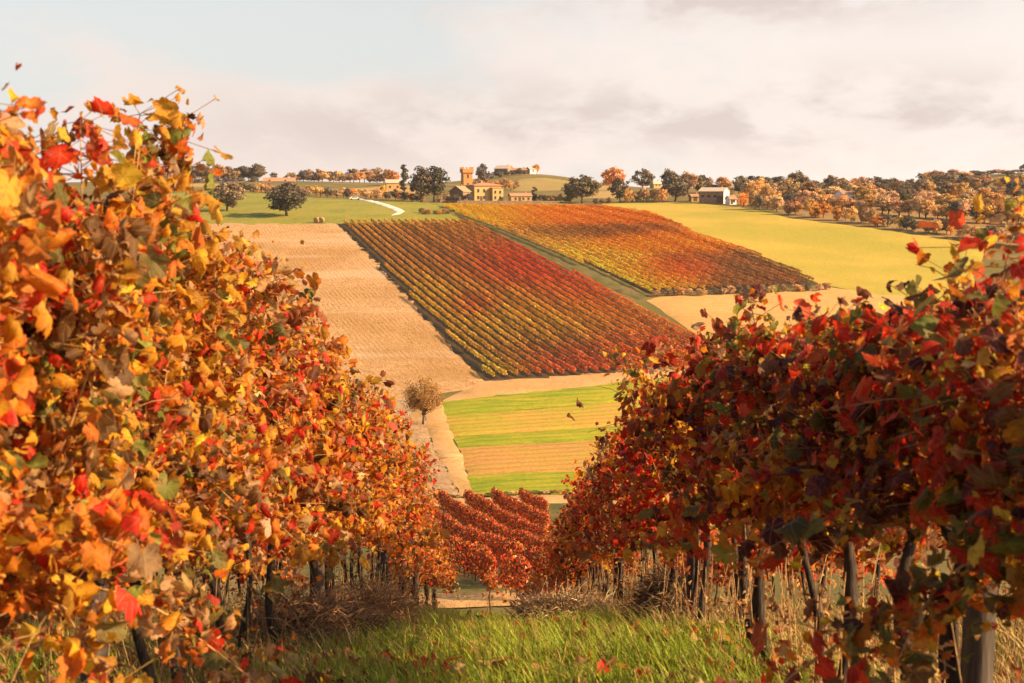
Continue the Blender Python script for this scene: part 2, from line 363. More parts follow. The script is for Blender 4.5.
# strips on the valley floor (left edge, right edge)
def strip(name, mat, l0, l1, r0, r1, lift, label):
    field(name, [l0, r0, r1, l1], mat, lift, label, step=3, jit=.25)
strip('dirt_track', 'track', (478,381), (440,402), (720,360), (720,372), .06, 'bare tan track along the foot of the hillside vineyard')
strip('field_strip', 'green_strip', (440,401), (442,416), (720,371), (720,392), .08, 'bright green crop strip nearest the hillside vineyard')
strip('field_strip', 'gold_strip', (442,416), (452,436), (720,392), (720,419), .07, 'golden stubble strip between the two upper green strips')
strip('field_strip', 'green_strip', (452,436), (458,447), (720,419), (720,432), .08, 'narrow green crop strip across the middle of the valley field')
strip('field_strip', 'orange_strip', (458,447), (468,475), (720,432), (720,466), .07, 'orange stubble strip in the valley field')
strip('field_strip', 'green_strip', (466,474), (474,496), (720,465), (720,487), .08, 'bright green crop strip nearest the lower vine rows')
field('dirt_track', [(424,405),(436,394),(442,404),(454,436),(468,474),(476,497),(462,496),(428,430)], 'track', .1, 'tan farm track slanting down beside the striped valley field', step=2.5)
strip('dirt_track', 'track', (380,500), (380,506), (720,488), (720,500), .09, 'tan track below the striped valley field')
field('vineyard_floor', [(300,508),(620,500),(680,600),(250,600)], 'lower_floor', .06, 'grassy soil under the lower vine rows', step=3)
field('dirt_track', [(380,592),(620,592),(620,604),(380,604)], 'track', .09, 'sandy headland at the end of the foreground rows', step=2, start=35)
field('farm_road', [(350,198.6),(362,199.2),(382,203),(398,208),(405,211.5),(400,214.5),(391,216),(397,212.5),(390,208.5),(376,204)], 'road', .30, 'white gravel farm road winding down the far meadow', step=3, jit=.1)

# ------------------------------------------------------------------ leaves
HALF = [(0,1.0),(9,.88),(16,.90),(24,.78),(31,.70),(40,.82),(48,.84),(56,.93),(66,.84),(76,.84),(84,.70),(92,.68),(104,.78),(116,.80),(130,.74),(145,.70),(160,.62),(172,.38)]
def outline(h):
    a = [x for x in h] + [(180, .07)] + [(360-x[0], x[1]) for x in h[:0:-1]]
    th = np.radians([x[0] for x in a]); r = np.array([x[1] for x in a]); return np.stack([r*np.cos(th), r*np.sin(th)], 1)
OUT_HI = outline(HALF)
OUT_LO = outline([HALF[k] for k in (0, 4, 7, 10, 13, 16)])
OUT_FAR = outline([(0, 1.0), (55, .85), (115, .7)])
def leaf_template(o, ring):
    n = len(o)
    if not ring:
        uv = np.concatenate([[[0.12, 0]], o]); f = [(0, 1+k, 1+(k+1) % n) for k in range(n)]; return uv, np.array(f)
    k2 = np.arange(0, n, 2); mid = o[k2]*.55; m = len(mid)
    uv = np.concatenate([[[0.0, 0]], mid, o]); f = []
    for a in range(m):
        b = (a+1) % m; f.append((0, 1+a, 1+b)); o0 = 1+m+2*a; o1 = 1+m+(2*a+1) % n; o2 = 1+m+(2*a+2) % n
        f += [(1+a, o0, o1), (1+a, o1, 1+b), (1+b, o1, o2)]
    return uv, np.array(f)
TPL = {'hi': leaf_template(OUT_HI, True), 'lo': leaf_template(OUT_LO, False), 'far': leaf_template(OUT_FAR, False)}
def nrm(a): return a/(np.linalg.norm(a, axis=-1, keepdims=True)+1e-9)
def leaves(pos, normal, tip, size, colc, cole, lod, curl=1.0):
    """pos (n,3) petiole end; returns V, tris, colours, blade coords"""
    uv, f = TPL[lod]; n = len(pos); k = len(uv)
    normal = nrm(normal); tip = nrm(tip - (tip*normal).sum(1, keepdims=True)*normal); side = np.cross(normal, tip)
    u = uv[None, :, 0]; v = uv[None, :, 1]; r2 = u*u+v*v; th = np.arctan2(v, u)
    c1 = rng.normal(.4, .5, (n, 1))*curl; c2 = rng.normal(.5, .6, (n, 1))*curl; c3 = rng.normal(0, .25, (n, 1))*curl; dead = rng.random((n, 1)) < .38; c1 = np.where(dead, c1*1.6+.3, c1); c2 = np.where(dead, c2*1.9+.4, c2); c1 = np.clip(c1, -.7, .95); c2 = np.clip(c2, -.8, 1.4); c4 = rng.normal(0, .16, (n, 1))*curl; ph = rng.uniform(0, 6.28, (n, 1))
    w = -c1*u*np.abs(u) - c2*v*v + c3*np.abs(v) + c4*np.sin(3*th+ph)*r2 + rng.normal(0, .035, (n, k))*np.sqrt(r2)*curl
    u2 = u*(1-.22*np.abs(c1)*np.abs(u)) + 0*w; v2 = v*(1-.42*np.minimum(np.abs(c2)+np.abs(c3), 1.6)*np.abs(v)) * rng.uniform(.8, 1.15, (n, 1))
    V = pos[:, None] + size[:, None, None]*(u2[..., None]*tip[:, None] + v2[..., None]*side[:, None] + w[..., None]*normal[:, None])
    e = np.clip(np.sqrt(r2)*rng.uniform(.7, 1.3, (n, 1)) + rng.normal(0, .12, (n, k)), 0, 1)[..., None]**1.6
    C = colc[:, None]*(1-e) + cole[:, None]*e
    Fc = (f[None] + (np.arange(n)*k)[:, None, None]).reshape(-1, 3)
    return V.reshape(-1, 3), Fc, C.reshape(-1, 3), np.column_stack([np.tile(uv, (n, 1)), np.repeat(rng.uniform(0, 30, n), k)])
# leaf colours: (blade centre, margin)
PAL = {'gold': ((.66,.34,.022), (.58,.20,.014)), 'yellow': ((.70,.44,.035), (.66,.34,.02)), 'orange': ((.64,.21,.012), (.56,.09,.008)), 'red': ((.56,.045,.010), (.48,.016,.007)),
       'scarlet': ((.60,.035,.012), (.55,.02,.008)), 'maroon': ((.13,.022,.016), (.09,.014,.012)), 'tan': ((.56,.35,.15), (.50,.25,.08)), 'pink': ((.54,.32,.20), (.50,.22,.11)),
       'green': ((.17,.20,.03), (.28,.22,.03)), 'olive': ((.11,.115,.025), (.18,.11,.02)), 'brown': ((.19,.08,.022), (.12,.045,.014)), 'rust': ((.36,.10,.025), (.25,.05,.018))}
PN = list(PAL); PC = np.array([PAL[k][0] for k in PN]); PE = np.array([PAL[k][1] for k in PN])
def mixcol(n, probs, jitter=.22):
    p = np.array([probs.get(k, 0) for k in PN], float); p /= p.sum(); idx = rng.choice(len(PN), n, p=p)
    j = np.exp(rng.normal(0, jitter, (n, 1))); h = 1+rng.normal(0, .06, (n, 3)); return np.clip(PC[idx]*j*h, 0, .8), np.clip(PE[idx]*j*h, 0, .8)
MIX_L_NEAR = dict(gold=.33, tan=.13, orange=.20, red=.08, scarlet=.05, green=.05, brown=.06, olive=.05, pink=.03, yellow=.03)
MIX_L_MID = dict(orange=.28, red=.12, scarlet=.05, gold=.22, tan=.08, pink=.05, rust=.12, brown=.06, olive=.03)
MIX_L_FAR = dict(orange=.30, rust=.24, red=.18, gold=.10, tan=.10, brown=.05)
MIX_R_NEAR = dict(maroon=.32, red=.18, scarlet=.09, gold=.07, yellow=.05, orange=.07, green=.04, olive=.13, brown=.06)  # dark reds partly real, partly painted-in shade of the backlit side
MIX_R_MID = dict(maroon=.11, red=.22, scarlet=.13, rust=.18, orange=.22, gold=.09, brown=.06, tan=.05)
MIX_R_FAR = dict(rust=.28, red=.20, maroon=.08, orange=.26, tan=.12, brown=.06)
MIX_LOW = dict(orange=.22, rust=.46, red=.24, brown=.06, tan=.04)
def blend(a, b, t): return {k: a.get(k, 0)*(1-t)+b.get(k, 0)*t for k in PN}

# ------------------------------------------------------------------ grapevines
ORD = ['', 'first', 'second', 'third', 'fourth', 'fifth', 'sixth', 'seventh', 'eighth', 'ninth', 'tenth', 'eleventh', 'twelfth', 'thirteenth', 'fourteenth', 'fifteenth', 'sixteenth', 'seventeenth', 'eighteenth', 'nineteenth']
def ordinal(n):
    if n < 20: return ORD[n]
    tens = ['', '', 'twent', 'thirt', 'fort', 'fift', 'sixt', 'sevent', 'eight', 'ninet'][n // 10]
    return tens+'ieth' if n % 10 == 0 else tens+'y-'+ORD[n % 10]
def grow_vine(label, group, x, y, mix, lod, nshoot, per, lsize, inward, hmax=2.3, extra=None, low=.28, floor=.25, petioles=False, dens=1.0, dry=dict(tan=.30, gold=.25, orange=.22, rust=.13, brown=.10), basal=9):
    """one grapevine: gnarled trunk with two arms, canes and leaves; its row runs along Y"""
    g = Vector((x, y, float(hz(x, y)))); root = tag(empty('grapevine', g), label, 'grapevine', group)
    sl = -0.29 if y > 9 else -.2
    hc = random.uniform(.78, .95); lx, ly = random.uniform(-.06, .06), random.uniform(-.12, .12)
    tr = Tubes(); n = 9; s = np.linspace(0, 1, n); ph = rng.uniform(0, 6, 4)
    P = np.stack([lx*s + .028*np.sin(6*s+ph[0])-.028*np.sin(ph[0]), ly*s + .04*np.sin(5*s+ph[1])-.04*np.sin(ph[1]), -.08+(hc+.08)*s], 1)
    rad = (.028 - .008*s + .005*np.sin(9*s+ph[2]))*random.uniform(.75, 1.25); rad[0] *= 1.5
    tr.add(P, rad, 8 if lod != 'far' else 5, .10)
    top = P[-1]
    for sg in (-1, 1):
        q = np.linspace(0, 1, 5); A = top + np.stack([.03*np.sin(4*q+ph[3]), sg*.52*q, .10*np.sin(2.2*q) + sg*.52*q*sl], 1); A[0] = top - [0, 0, .03]
        tr.add(A, .02-.009*q, 6 if lod != 'far' else 4, .1)
    link('trunk', tr.mesh('trunk'), root, M['bark'])
    canes = Tubes(); pos = []; nor = []; tipd = []; pet = []; cid = []
    for k in range(nshoot):
        sy = random.uniform(-.55, .55); b = np.array([top[0] + random.gauss(0, .03), sy, hc + sy*sl + .06])
        kind = random.random()
        if kind < low: L = random.uniform(.4, .9); dirv = np.array([random.choice((-1, 1))*random.uniform(.15, .42), random.uniform(-.5, .5), random.uniform(-.1, .6)]); droop = random.uniform(.8, 1.4)
        else: L = random.uniform(.75, 1.0)*(hmax-hc)*1.03; dirv = np.array([random.gauss(0, .13), random.gauss(0, .22), 1.0]); droop = random.uniform(-.05, .4)
        if extra and k < len(extra): L, dirv, droop = extra[k]; dirv = np.array(dirv, float); sy = dirv[1]*.2; b[1] = sy
        dirv = dirv/np.linalg.norm(dirv); q = np.linspace(0, 1, 8)
        C = b + L*q[:, None]*dirv; out = np.sign(dirv[0]) if abs(dirv[0]) > .02 else random.choice((-1, 1))
        C[:, 2] -= droop*L*.55*q**2.4; C[:, 0] += out*abs(droop)*.15*q**2*L; C[:, 0] += .03*np.sin(7*q+k); C[:, 1] += .03*np.sin(6*q+2*k)
        C[:, 2] = np.maximum(C[:, 2], floor + C[:, 1]*sl)
        canes.add(C, .0062-.0042*q, 5 if lod == 'hi' else 3)
        for _ in range(3):
            i0 = random.randint(1, 6); tw = np.array([random.gauss(0, .14), random.gauss(0, .12), random.uniform(-.12, .12)]); canes.add([C[i0], C[i0]+tw*.6+[0, 0, .015], C[i0]+tw], (.0028, .0022, .0014), 3)
        m = int(per*L*dens*random.uniform(.85, 1.15)); tt = np.sort(rng.uniform(.04, 1.02, m)); tt = np.minimum(tt, 1.0)
        base = np.stack([np.interp(tt, q, C[:, c]) for c in range(3)], 1)
        ang = rng.uniform(0, 6.28, m); pl = rng.uniform(.05, .19, m)*(1 if lod == 'hi' else 1.15)
        pd = np.stack([np.cos(ang)*1.0, np.sin(ang)*.9, rng.uniform(-.35, .75, m)], 1); e = base + nrm(pd)*pl[:, None]
        pos.append(e); o = np.zeros((m, 3)); o[:, 0] = np.sign(e[:, 0]-top[0]+rng.normal(0, .12, m))
        nor.append(o*.75 + np.array([0, -.12, .55]) + rng.normal(0, .8, (m, 3))); tipd.append(pd*.5 + np.array([0, 0, -.75]) + rng.normal(0, .6, (m, 3))); pet.append(base); cid.append(np.full(m, k))
    pos = np.concatenate(pos); nor = np.concatenate(nor); tipd = np.concatenate(tipd); pet = np.concatenate(pet); N = len(pos)
    cc, ce = mixcol(N, mix); kc, ke = mixcol(nshoot, mix, .1); kid = np.concatenate(cid); own = rng.random(N) < .5
    jt = np.exp(rng.normal(0, .2, (N, 1))); cc[own] = np.clip(kc[kid]*jt, 0, .8)[own]; ce[own] = np.clip(ke[kid]*jt, 0, .8)[own]
    # colours run in patches along the vine
    pn = np.sin(pos[:, 1]*3.1+ph[0])*np.sin(pos[:, 2]*2.7+ph[1]); sw = pn > .45; c2, e2 = mixcol(N, {'scarlet': .5, 'red': .5, 'orange': .5}); sw &= rng.random(N) < .3
    cc[sw] = c2[sw]; ce[sw] = e2[sw]
    V, f, C, U = leaves(pos, nor, tipd, lsize*np.exp(np.clip(rng.normal(0, .34, N), -.8, .42)), cc, ce, lod)
    # as many small dry leaves again, rolled up close to the canes, and a few on dead shoots round the trunk
    n2 = int(N*1.5); j = rng.integers(0, N, n2); sp = pet[j] + rng.normal(0, .05, (n2, 3)); sc, se = mixcol(n2, dry, .3)
    for k in range(basal):
        bx, by = random.gauss(0, .12), random.uniform(-.5, .5); hh = random.uniform(.35, .85); q = np.linspace(0, 1, 4)
        Bp = np.stack([bx + random.gauss(0, .08)*q, by + random.gauss(0, .1)*q, by*sl - .03 + hh*q], 1); canes.add(Bp, .004-.002*q, 3)
        w = random.randint(3, 9); q2 = rng.uniform(.3, 1, w)[:, None]; sp = np.concatenate([sp, Bp[0]*(1-q2)+Bp[-1]*q2+rng.normal(0, .03, (w, 3))]); a2, b2 = mixcol(w, dict(tan=.4, brown=.3, rust=.3)); sc = np.concatenate([sc, a2]); se = np.concatenate([se, b2])
    n2 = len(sp); V2, f2, C2, U2 = leaves(sp, rng.normal(0, 1, (n2, 3)), rng.normal(0, .8, (n2, 3))+np.array([0, 0, -.6]), rng.uniform(.014, .031, n2), sc, se, 'lo', 2.2)
    f = np.concatenate([f, f2+len(V)]); V = np.concatenate([V, V2]); C = np.concatenate([C, C2]); U = np.concatenate([U, U2+np.array([5.0, 0, 0])])
    Q = []
    if petioles:                                            # thin stalks belong to the foliage
        d = nrm(pos-pet); sd = nrm(np.cross(d, rng.normal(0, 1, (N, 3))))*.0016; s2 = nrm(np.cross(d, sd))*.0016
        ring = [sd, -.5*sd+.87*s2, -.5*sd-.87*s2]; SV = np.stack([pet+r for r in ring]+[pos+r for r in ring], 1).reshape(-1, 3)
        b = len(V)+(np.arange(N)*6)[:, None]; Q = [np.concatenate([b+np.array([[i, (i+1) % 3, (i+1) % 3+3, i+3]]) for i in range(3)])]
        cm = rng.random((N, 1)); col = np.repeat(cm*np.array([.5, .10, .04])+(1-cm)*np.array([.55, .36, .08]), 6, 0)
        V = np.concatenate([V, SV]); C = np.concatenate([C, col]); U = np.concatenate([U, np.full((len(SV), 3), 9.0)])
    me = mesh_np('foliage', V, [f]+Q, C, U, smooth=(lod == 'hi'))
    link('foliage', me, root, M['vine_leaf' if lod == 'hi' else 'vine_leaf_plain'])
    link('cane', canes.mesh('cane'), root, M['cane'])
    return root
LX = lambda d: -1.50 - .008*d
RX = lambda d: 1.50 - .014*d
def main_rows():
    d = 4.0; ys = []
    while d < 29.6: ys.append(d); d += random.uniform(.72, .98)
    for i, d in enumerate(ys):
        t = min(1, max(0, (d-5)/7)); t2 = min(1, max(0, (d-15)/12)); mix = blend(blend(MIX_L_NEAR, MIX_L_MID, t), MIX_L_FAR, t2)
        hi = d < 11; ex = None
        if 4.6 < d < 5.6: ex = [(1.56, (.12, .25, 1), -.02), (1.5, (.07, .1, 1), .0), (1.52, (.14, .3, 1), .0)]
        elif 11.5 < d < 13: ex = [(.85, (.8, .1, .7), .1)]
        grow_vine('gold and red leaved grapevine, %s trunk from the near end of the left row' % ordinal(i+1), 'grapevines of the left row', LX(d)+random.uniform(-.06, .06), d, mix, 'hi' if hi else 'lo', 20 if hi else 17, 86 if hi else 72, .044, 1,
                  float(np.interp(d, [3, 4.8, 6, 8, 10, 20, 30], [2.34, 2.32, 2.28, 2.36, 2.42, 2.32, 1.95])), ex, petioles=d < 9, low=float(np.interp(d, [3, 5.5, 7.5, 24, 30], [.32, .28, .18, .2, .5])), floor=float(np.interp(d, [5, 7, 24, 29], [.2, .64, .64, .3])))
    d = 3.6; ys = []
    while d < 36: ys.append(d); d += random.uniform(.66, .92)
    for i, d in enumerate(ys):
        t = min(1, max(0, (d-6)/6)); t2 = min(1, max(0, (d-15)/13)); mix = blend(blend(MIX_R_NEAR, MIX_R_MID, t), MIX_R_FAR, t2)
        hi = d < 11; ex = None
        if 4.0 < d < 5.1: ex = [(1.02, (.06, -.05, 1), .0)]
        elif 9 < d < 10.2: ex = [(1.15, (-.45, .1, 1), .1), (1.15, (-.55, .3, 1), .1)]
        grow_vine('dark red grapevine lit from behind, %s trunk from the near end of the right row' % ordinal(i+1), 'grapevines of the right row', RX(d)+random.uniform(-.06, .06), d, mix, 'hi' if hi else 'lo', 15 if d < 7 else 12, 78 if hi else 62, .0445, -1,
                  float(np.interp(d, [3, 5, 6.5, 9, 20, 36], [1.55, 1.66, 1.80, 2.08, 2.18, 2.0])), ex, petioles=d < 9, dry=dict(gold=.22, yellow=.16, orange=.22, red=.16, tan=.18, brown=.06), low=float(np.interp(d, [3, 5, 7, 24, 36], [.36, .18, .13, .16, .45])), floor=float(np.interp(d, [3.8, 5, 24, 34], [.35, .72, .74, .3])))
    for side, x0, dmin, dmax, word in ((-1, -4.4, 8.0, 30, 'left'), (1, 4.35, 9.6, 36, 'right')):
        d = dmin; i = 0
        while d < dmax:
            i += 1; mix = MIX_L_FAR if side < 0 else MIX_R_FAR
            grow_vine('rust coloured grapevine half hidden behind the %s row, %s from its near end' % (word, ordinal(i)), 'grapevines half hidden behind the %s row' % word, x0-.01*d, d, mix, 'lo', 14, 26, .08, 1, 1.8)
            d += random.uniform(1.1, 1.5)
main_rows()
# trellis posts and wires
def trellis(side, fx, ds, name):
    for k, d in enumerate(ds):
        x = fx(d) + .02; z = float(hz(x, d)); root = tag(empty('trellis_post', (x, d, z)), 'weathered round wooden post, %s from the near end of the %s vine row' % (ordinal(k+1), name), 'post', 'trellis posts of the %s row' % name)
        tb = Tubes(); q = np.linspace(0, 1, 7); tb.add(np.stack([.02*q, .01*np.sin(3*q), -.1+1.6*q], 1), .052-.004*q, 12, .02); link('shaft', tb.mesh('shaft'), root, M['post'])
        st = Tubes()
        for h in (.88, 1.12, 1.36): st.add([(.05, -.03, h), (.075, 0, h+.01), (.05, .03, h)], .004, 5)
        link('staple', st.mesh('staple'), root, M['wire'])
    for h in (.88, 1.12, 1.36):
        tb = Tubes(); yy = np.arange(2, ds[-1]+.1, .5); tb.add(np.stack([[fx(y)+.04 for y in yy], yy, [float(hz(fx(y), y))+h for y in yy]], 1), .0016, 4)
        word = {.88: 'lowest', 1.12: 'middle', 1.36: 'topmost'}[h]
        tag(link('trellis_wire', tb.mesh('trellis_wire'), None, M['wire']), 'thin steel wire strung along the %s vine row, %s of three' % (name, word), 'wire')
trellis(-1, LX, [5.0, 11.2, 17.5, 24, 30.5], 'left')
trellis(1, RX, [4.35, 10.6, 17, 23.5, 30, 38], 'right')

# ------------------------------------------------------------------ lower vineyard: single vines beyond the headland
def low_vine(label, x, y):
    """a clipped vine of the lower rows, 1.5 m high; its row runs along its own Y"""
    root = tag(empty('grapevine', (x, y, float(hz(x, y)))), label, 'grapevine', 'grapevines of the lower rows'); tb = Tubes()
    q = np.linspace(0, 1, 5); tb.add(np.stack([.05*np.sin(5*q), .05*np.sin(4*q+1), -.25+.95*q], 1), .035-.01*q, 5, .1)
    for sg in (-1, 1): tb.add([(0, 0, .62), (.02, sg*.4, .72), (0, sg*.7, .74)], (.02, .015, .01), 4)
    link('trunk', tb.mesh('trunk'), root, M['bark'])
    n = 420; yy = rng.uniform(-.85, .85, n); h = .45+1.1*rng.random(n)**.8*(1+.08*np.sin(yy*5)); w = .36*np.sqrt(np.clip(1.1-((h-.9)/.75)**2, .1, 1)); xx = np.clip(rng.normal(0, .65, n), -1, 1)*w
    P = np.column_stack([xx, yy, h]); cc, ce = mixcol(n, MIX_LOW); o = np.column_stack([xx/w, np.zeros(n), .3+.8*(h-.8)]); V, f, C, U = leaves(P, o+rng.normal(0, .45, (n, 3)), np.array([0, 0, -.8])+rng.normal(0, .5, (n, 3)), rng.uniform(.07, .12, n), cc, ce, 'far')
    link('foliage', mesh_np('foliage', V, [f], C, U), root, M['hedge_leaf'])
    cn = Tubes()
    for k in range(5): y0 = random.uniform(-.7, .7); cn.add([(0, y0, .7), (random.uniform(-.1, .1), y0, 1.2), (random.uniform(-.25, .25), y0+random.uniform(-.2, .2), 1.65)], (.008, .006, .003), 3)
    link('cane', cn.mesh('cane'), root, M['cane'])
    return root
def build_lower():
    DX = .165; rows = []
    for r in range(-12, 14):
        for yv in np.arange(58, 140, 1.6):
            x = -4.0 + r*2.7 + (118-yv)*DX; y = yv + random.uniform(-.15, .15)
            px, py = project(np.array([x, y, float(hz(x, y))+.8]))
            if 428 < px < 546 and 499 < py < 604 and not (y < 66 and px < 500): rows.append((r, -y, x, y))
    rs = sorted({r for r, *_ in rows}); cnt = {}; protos = []
    for r, my, x, y in sorted(rows):
        cnt[r] = cnt.get(r, 0)+1; lab = 'rust red grapevine beyond the headland, %s up in the %s row from the left' % (ordinal(len([1 for q in rows if q[0] == r])-cnt[r]+1), ordinal(rs.index(r)+1))
        if len(protos) < 8: o = low_vine(lab, x, y); protos.append(o)
        else:
            src = random.choice(protos); o = src.copy(); COL.objects.link(o); o['label'] = lab; o.location = (x, y, float(hz(x, y)))
            for ch in list(src.children):
                c = ch.copy(); COL.objects.link(c); c.parent = o
        o.rotation_euler = (0, 0, math.atan(DX)+random.choice((0, math.pi))); k = random.uniform(.9, 1.08); o.scale = (k*1.0, 1, k*1.2)
    print('lower vines', len(rows))
build_lower()
grow_vine('small russet grapevine standing alone in the gap between the two foreground rows', None, -.76, 48.0, MIX_R_FAR, 'lo', 14, 40, .075, 1, 1.35, low=.5)

# ------------------------------------------------------------------ hillside vineyards: one hedge-like row of vines after another
ZONES_A = [((.60,.36,.03), 410, 300, 70, 80, .55), ((.46,.36,.04), 470, 368, 40, 14, 1.2), ((.58,.35,.04), 480, 330, 50, 30, .7), ((.62,.075,.015), 520, 262, 50, 16, 1.8), ((.64,.10,.015), 585, 295, 45, 16, 1.8), ((.56,.08,.018), 475, 303, 20, 10, 1.4),
           ((.62,.34,.03), 560, 308, 60, 16, 1.3), ((.50,.28,.04), 540, 330, 60, 14, .9), ((.52,.10,.025), 570, 362, 45, 16, 1.3), ((.58,.14,.025), 640, 340, 40, 18, 1.0), ((.42,.15,.035), 430, 250, 60, 22, 1.2), ((.34,.13,.04), 540, 350, 60, 12, .8), ((.58,.20,.03), 640, 315, 60, 20, .8), ((.46,.13,.025), 560, 345, 400, 400, .05)]
ZONES_U = [((.80,.42,.03), 608, 276, 62, 20, 2.4), ((.70,.38,.03), 470, 213, 60, 10, 1.4), ((.60,.33,.05), 540, 240, 40, 11, 1.0), ((.72,.40,.03), 575, 256, 30, 10, 1.2), ((.74,.20,.015), 575, 212, 60, 9, 1.9), ((.26,.11,.03), 590, 231, 55, 6, 1.6), ((.78,.24,.015), 660, 242, 50, 8, 2.0), ((.24,.10,.03), 680, 259, 24, 7, 1.3), ((.74,.10,.012), 672, 268, 30, 10, 2.2), ((.30,.13,.04), 750, 272, 45, 16, 1.7), ((.48,.17,.03), 620, 250, 400, 400, .04)]
def zone_col(zones, px, py):
    w = np.zeros(len(px)); c = np.zeros((len(px), 3))
    for col, cx, cy, sx, sy, a in zones:
        k = a*np.exp(-((px-cx)/sx)**2-((py-cy)/sy)**2)+1e-6; w += k; c += k[:, None]*np.array(col)
    return c/w[:, None]
def hedge_block(poly, dirx, spacing, height, zones, group, labf, gain=1.0):
    P = np.array(poly); c = P.mean(0); dv = np.array([dirx, -1.0]); dv /= np.linalg.norm(dv); nv = np.array([-dv[1], dv[0]])      # nv points right
    off = (P-c)@nv; rows = []
    for o in np.arange(off.min()+.6, off.max(), spacing):
        s = np.arange(-260, 260, 1.0); L = c + o*nv + s[:, None]*dv; k = inside(poly, L[:, 0], L[:, 1])
        if k.sum() < 6: continue
        s = s[k]; rows.append((o, s.min(), s.max()))
    for i, (o, s0, s1) in enumerate(rows):
        n = int((s1-s0)*85); s = rng.uniform(s0, s1, n)
        # vines every 1.1 m, tops and gaps uneven
        gap = (np.sin(s*.61+o*3)*np.sin(s*.23+o)+np.sin(s*1.7+o)) ; keep = (rng.random(n) < .93-.25*(gap < -1.15)); s = s[keep]; n = len(s)
        hh = height*(1+.05*np.sin(s*5.7+o)+.05*np.sin(s*.9+2*o)+.03*np.sin(s*.31+o)); ring = rng.uniform(0, 1, n)
        z = hh*(.38+.62*np.sqrt(ring)); wd = .20*np.sqrt(np.clip(1-(z/hh-.7)**2*4, .15, 1)); t = rng.normal(0, .6, n); t = np.clip(t, -1, 1)*wd
        XY = c + (o+t)[:, None]*nv + s[:, None]*dv; B = np.column_stack([XY, hz(XY[:, 0], XY[:, 1])+z])
        # one 0.25 m leaf spray per face
        px, py = project(B); col = zone_col(zones, px, py)*gain; rowt = np.clip(np.exp(.22*math.sin(o*2.3+1)+.2*math.sin(o*5.1)), .72, 1.2); patch = rowt*np.exp(.16*np.sin(s*.37+o*1.9)+.12*np.sin(s*1.3+o*5)); tone = np.exp(rng.normal(0, .18, n))
        col = col*(patch*tone)[:, None]; red = rng.random(n) < .12; col[red] *= np.array([1.1, .55, .6]); yel = rng.random(n) < .10; col[yel] *= np.array([1.12, 1.22, 1.0])
        nd = nrm(np.column_stack([t[:, None]/wd[:, None]*nv*1.0, .5+.6*(z/hh-.4)]) + rng.normal(0, .5, (n, 3))); a = nrm(np.cross(nd, rng.normal(0, 1, (n, 3)))); b = np.cross(nd, a)
        sz = rng.uniform(.08, .14, n)[:, None]
        V = np.stack([B-a*sz*1.2, B-b*sz*.8+nd*sz*.2, B+a*sz*1.1, B+b*sz*.9+nd*sz*.15], 1).reshape(-1, 3); q = np.arange(n*4).reshape(-1, 4)
        mid = c+o*nv+.5*(s0+s1)*dv; ctr = np.array([mid[0], mid[1], float(hz(*mid))])
        V = V-ctr; C = np.repeat(np.clip(col, 0, .85), 4, 0); tb = Tubes()
        for ss in np.arange(s0, s1, 2.2):
            p = c+o*nv+ss*dv; h0 = float(hz(*p)); tb.add(np.array([(p[0], p[1], h0-.05), (p[0]+.04, p[1], h0+.4), (p[0], p[1], h0+.9)])-ctr, (.05, .04, .03), 4, col=(.07, .045, .03))
        k = len(V); V = np.concatenate([V]+tb.V); C = np.concatenate([C]+tb.C)
        h = link('vine_hedge', mesh_np('vine_hedge', V, [np.concatenate([q]+[x+k for x in tb.Q]), np.concatenate(tb.T)+k], C), None, M['hedge_leaf']); h.location = ctr
        tag(h, labf(i, len(rows)), 'vine row', group)
def w2(p): h = hit(*p); return (h.x, h.y)
polyA = [w2(p) for p in [(340,223.5),(466,222.5),(737,357),(700,371),(640,374),(492,381),(466,356),(437,326),(407,294),(380,262)]]
polyU = [w2(p) for p in [(440,207),(520,207),(600,208.5),(650,215),(700,238),(760,258),(820,284),(760,290),(645,295),(458,215.3)]]
hedge_block(polyA, .285, 2.1, 1.45, ZONES_A, 'vine rows of the lower hillside vineyard', lambda i, n: 'trained vine row on the lower hillside vineyard, %s counting from the ploughed field' % ordinal(i+1), 1.15)
hedge_block(polyU, .33, 2.2, 1.45, ZONES_U, 'vine rows of the upper hillside vineyard', lambda i, n: 'trained vine row on the upper hillside vineyard, %s counting from the grassy lane' % ordinal(i+1), 1.3)

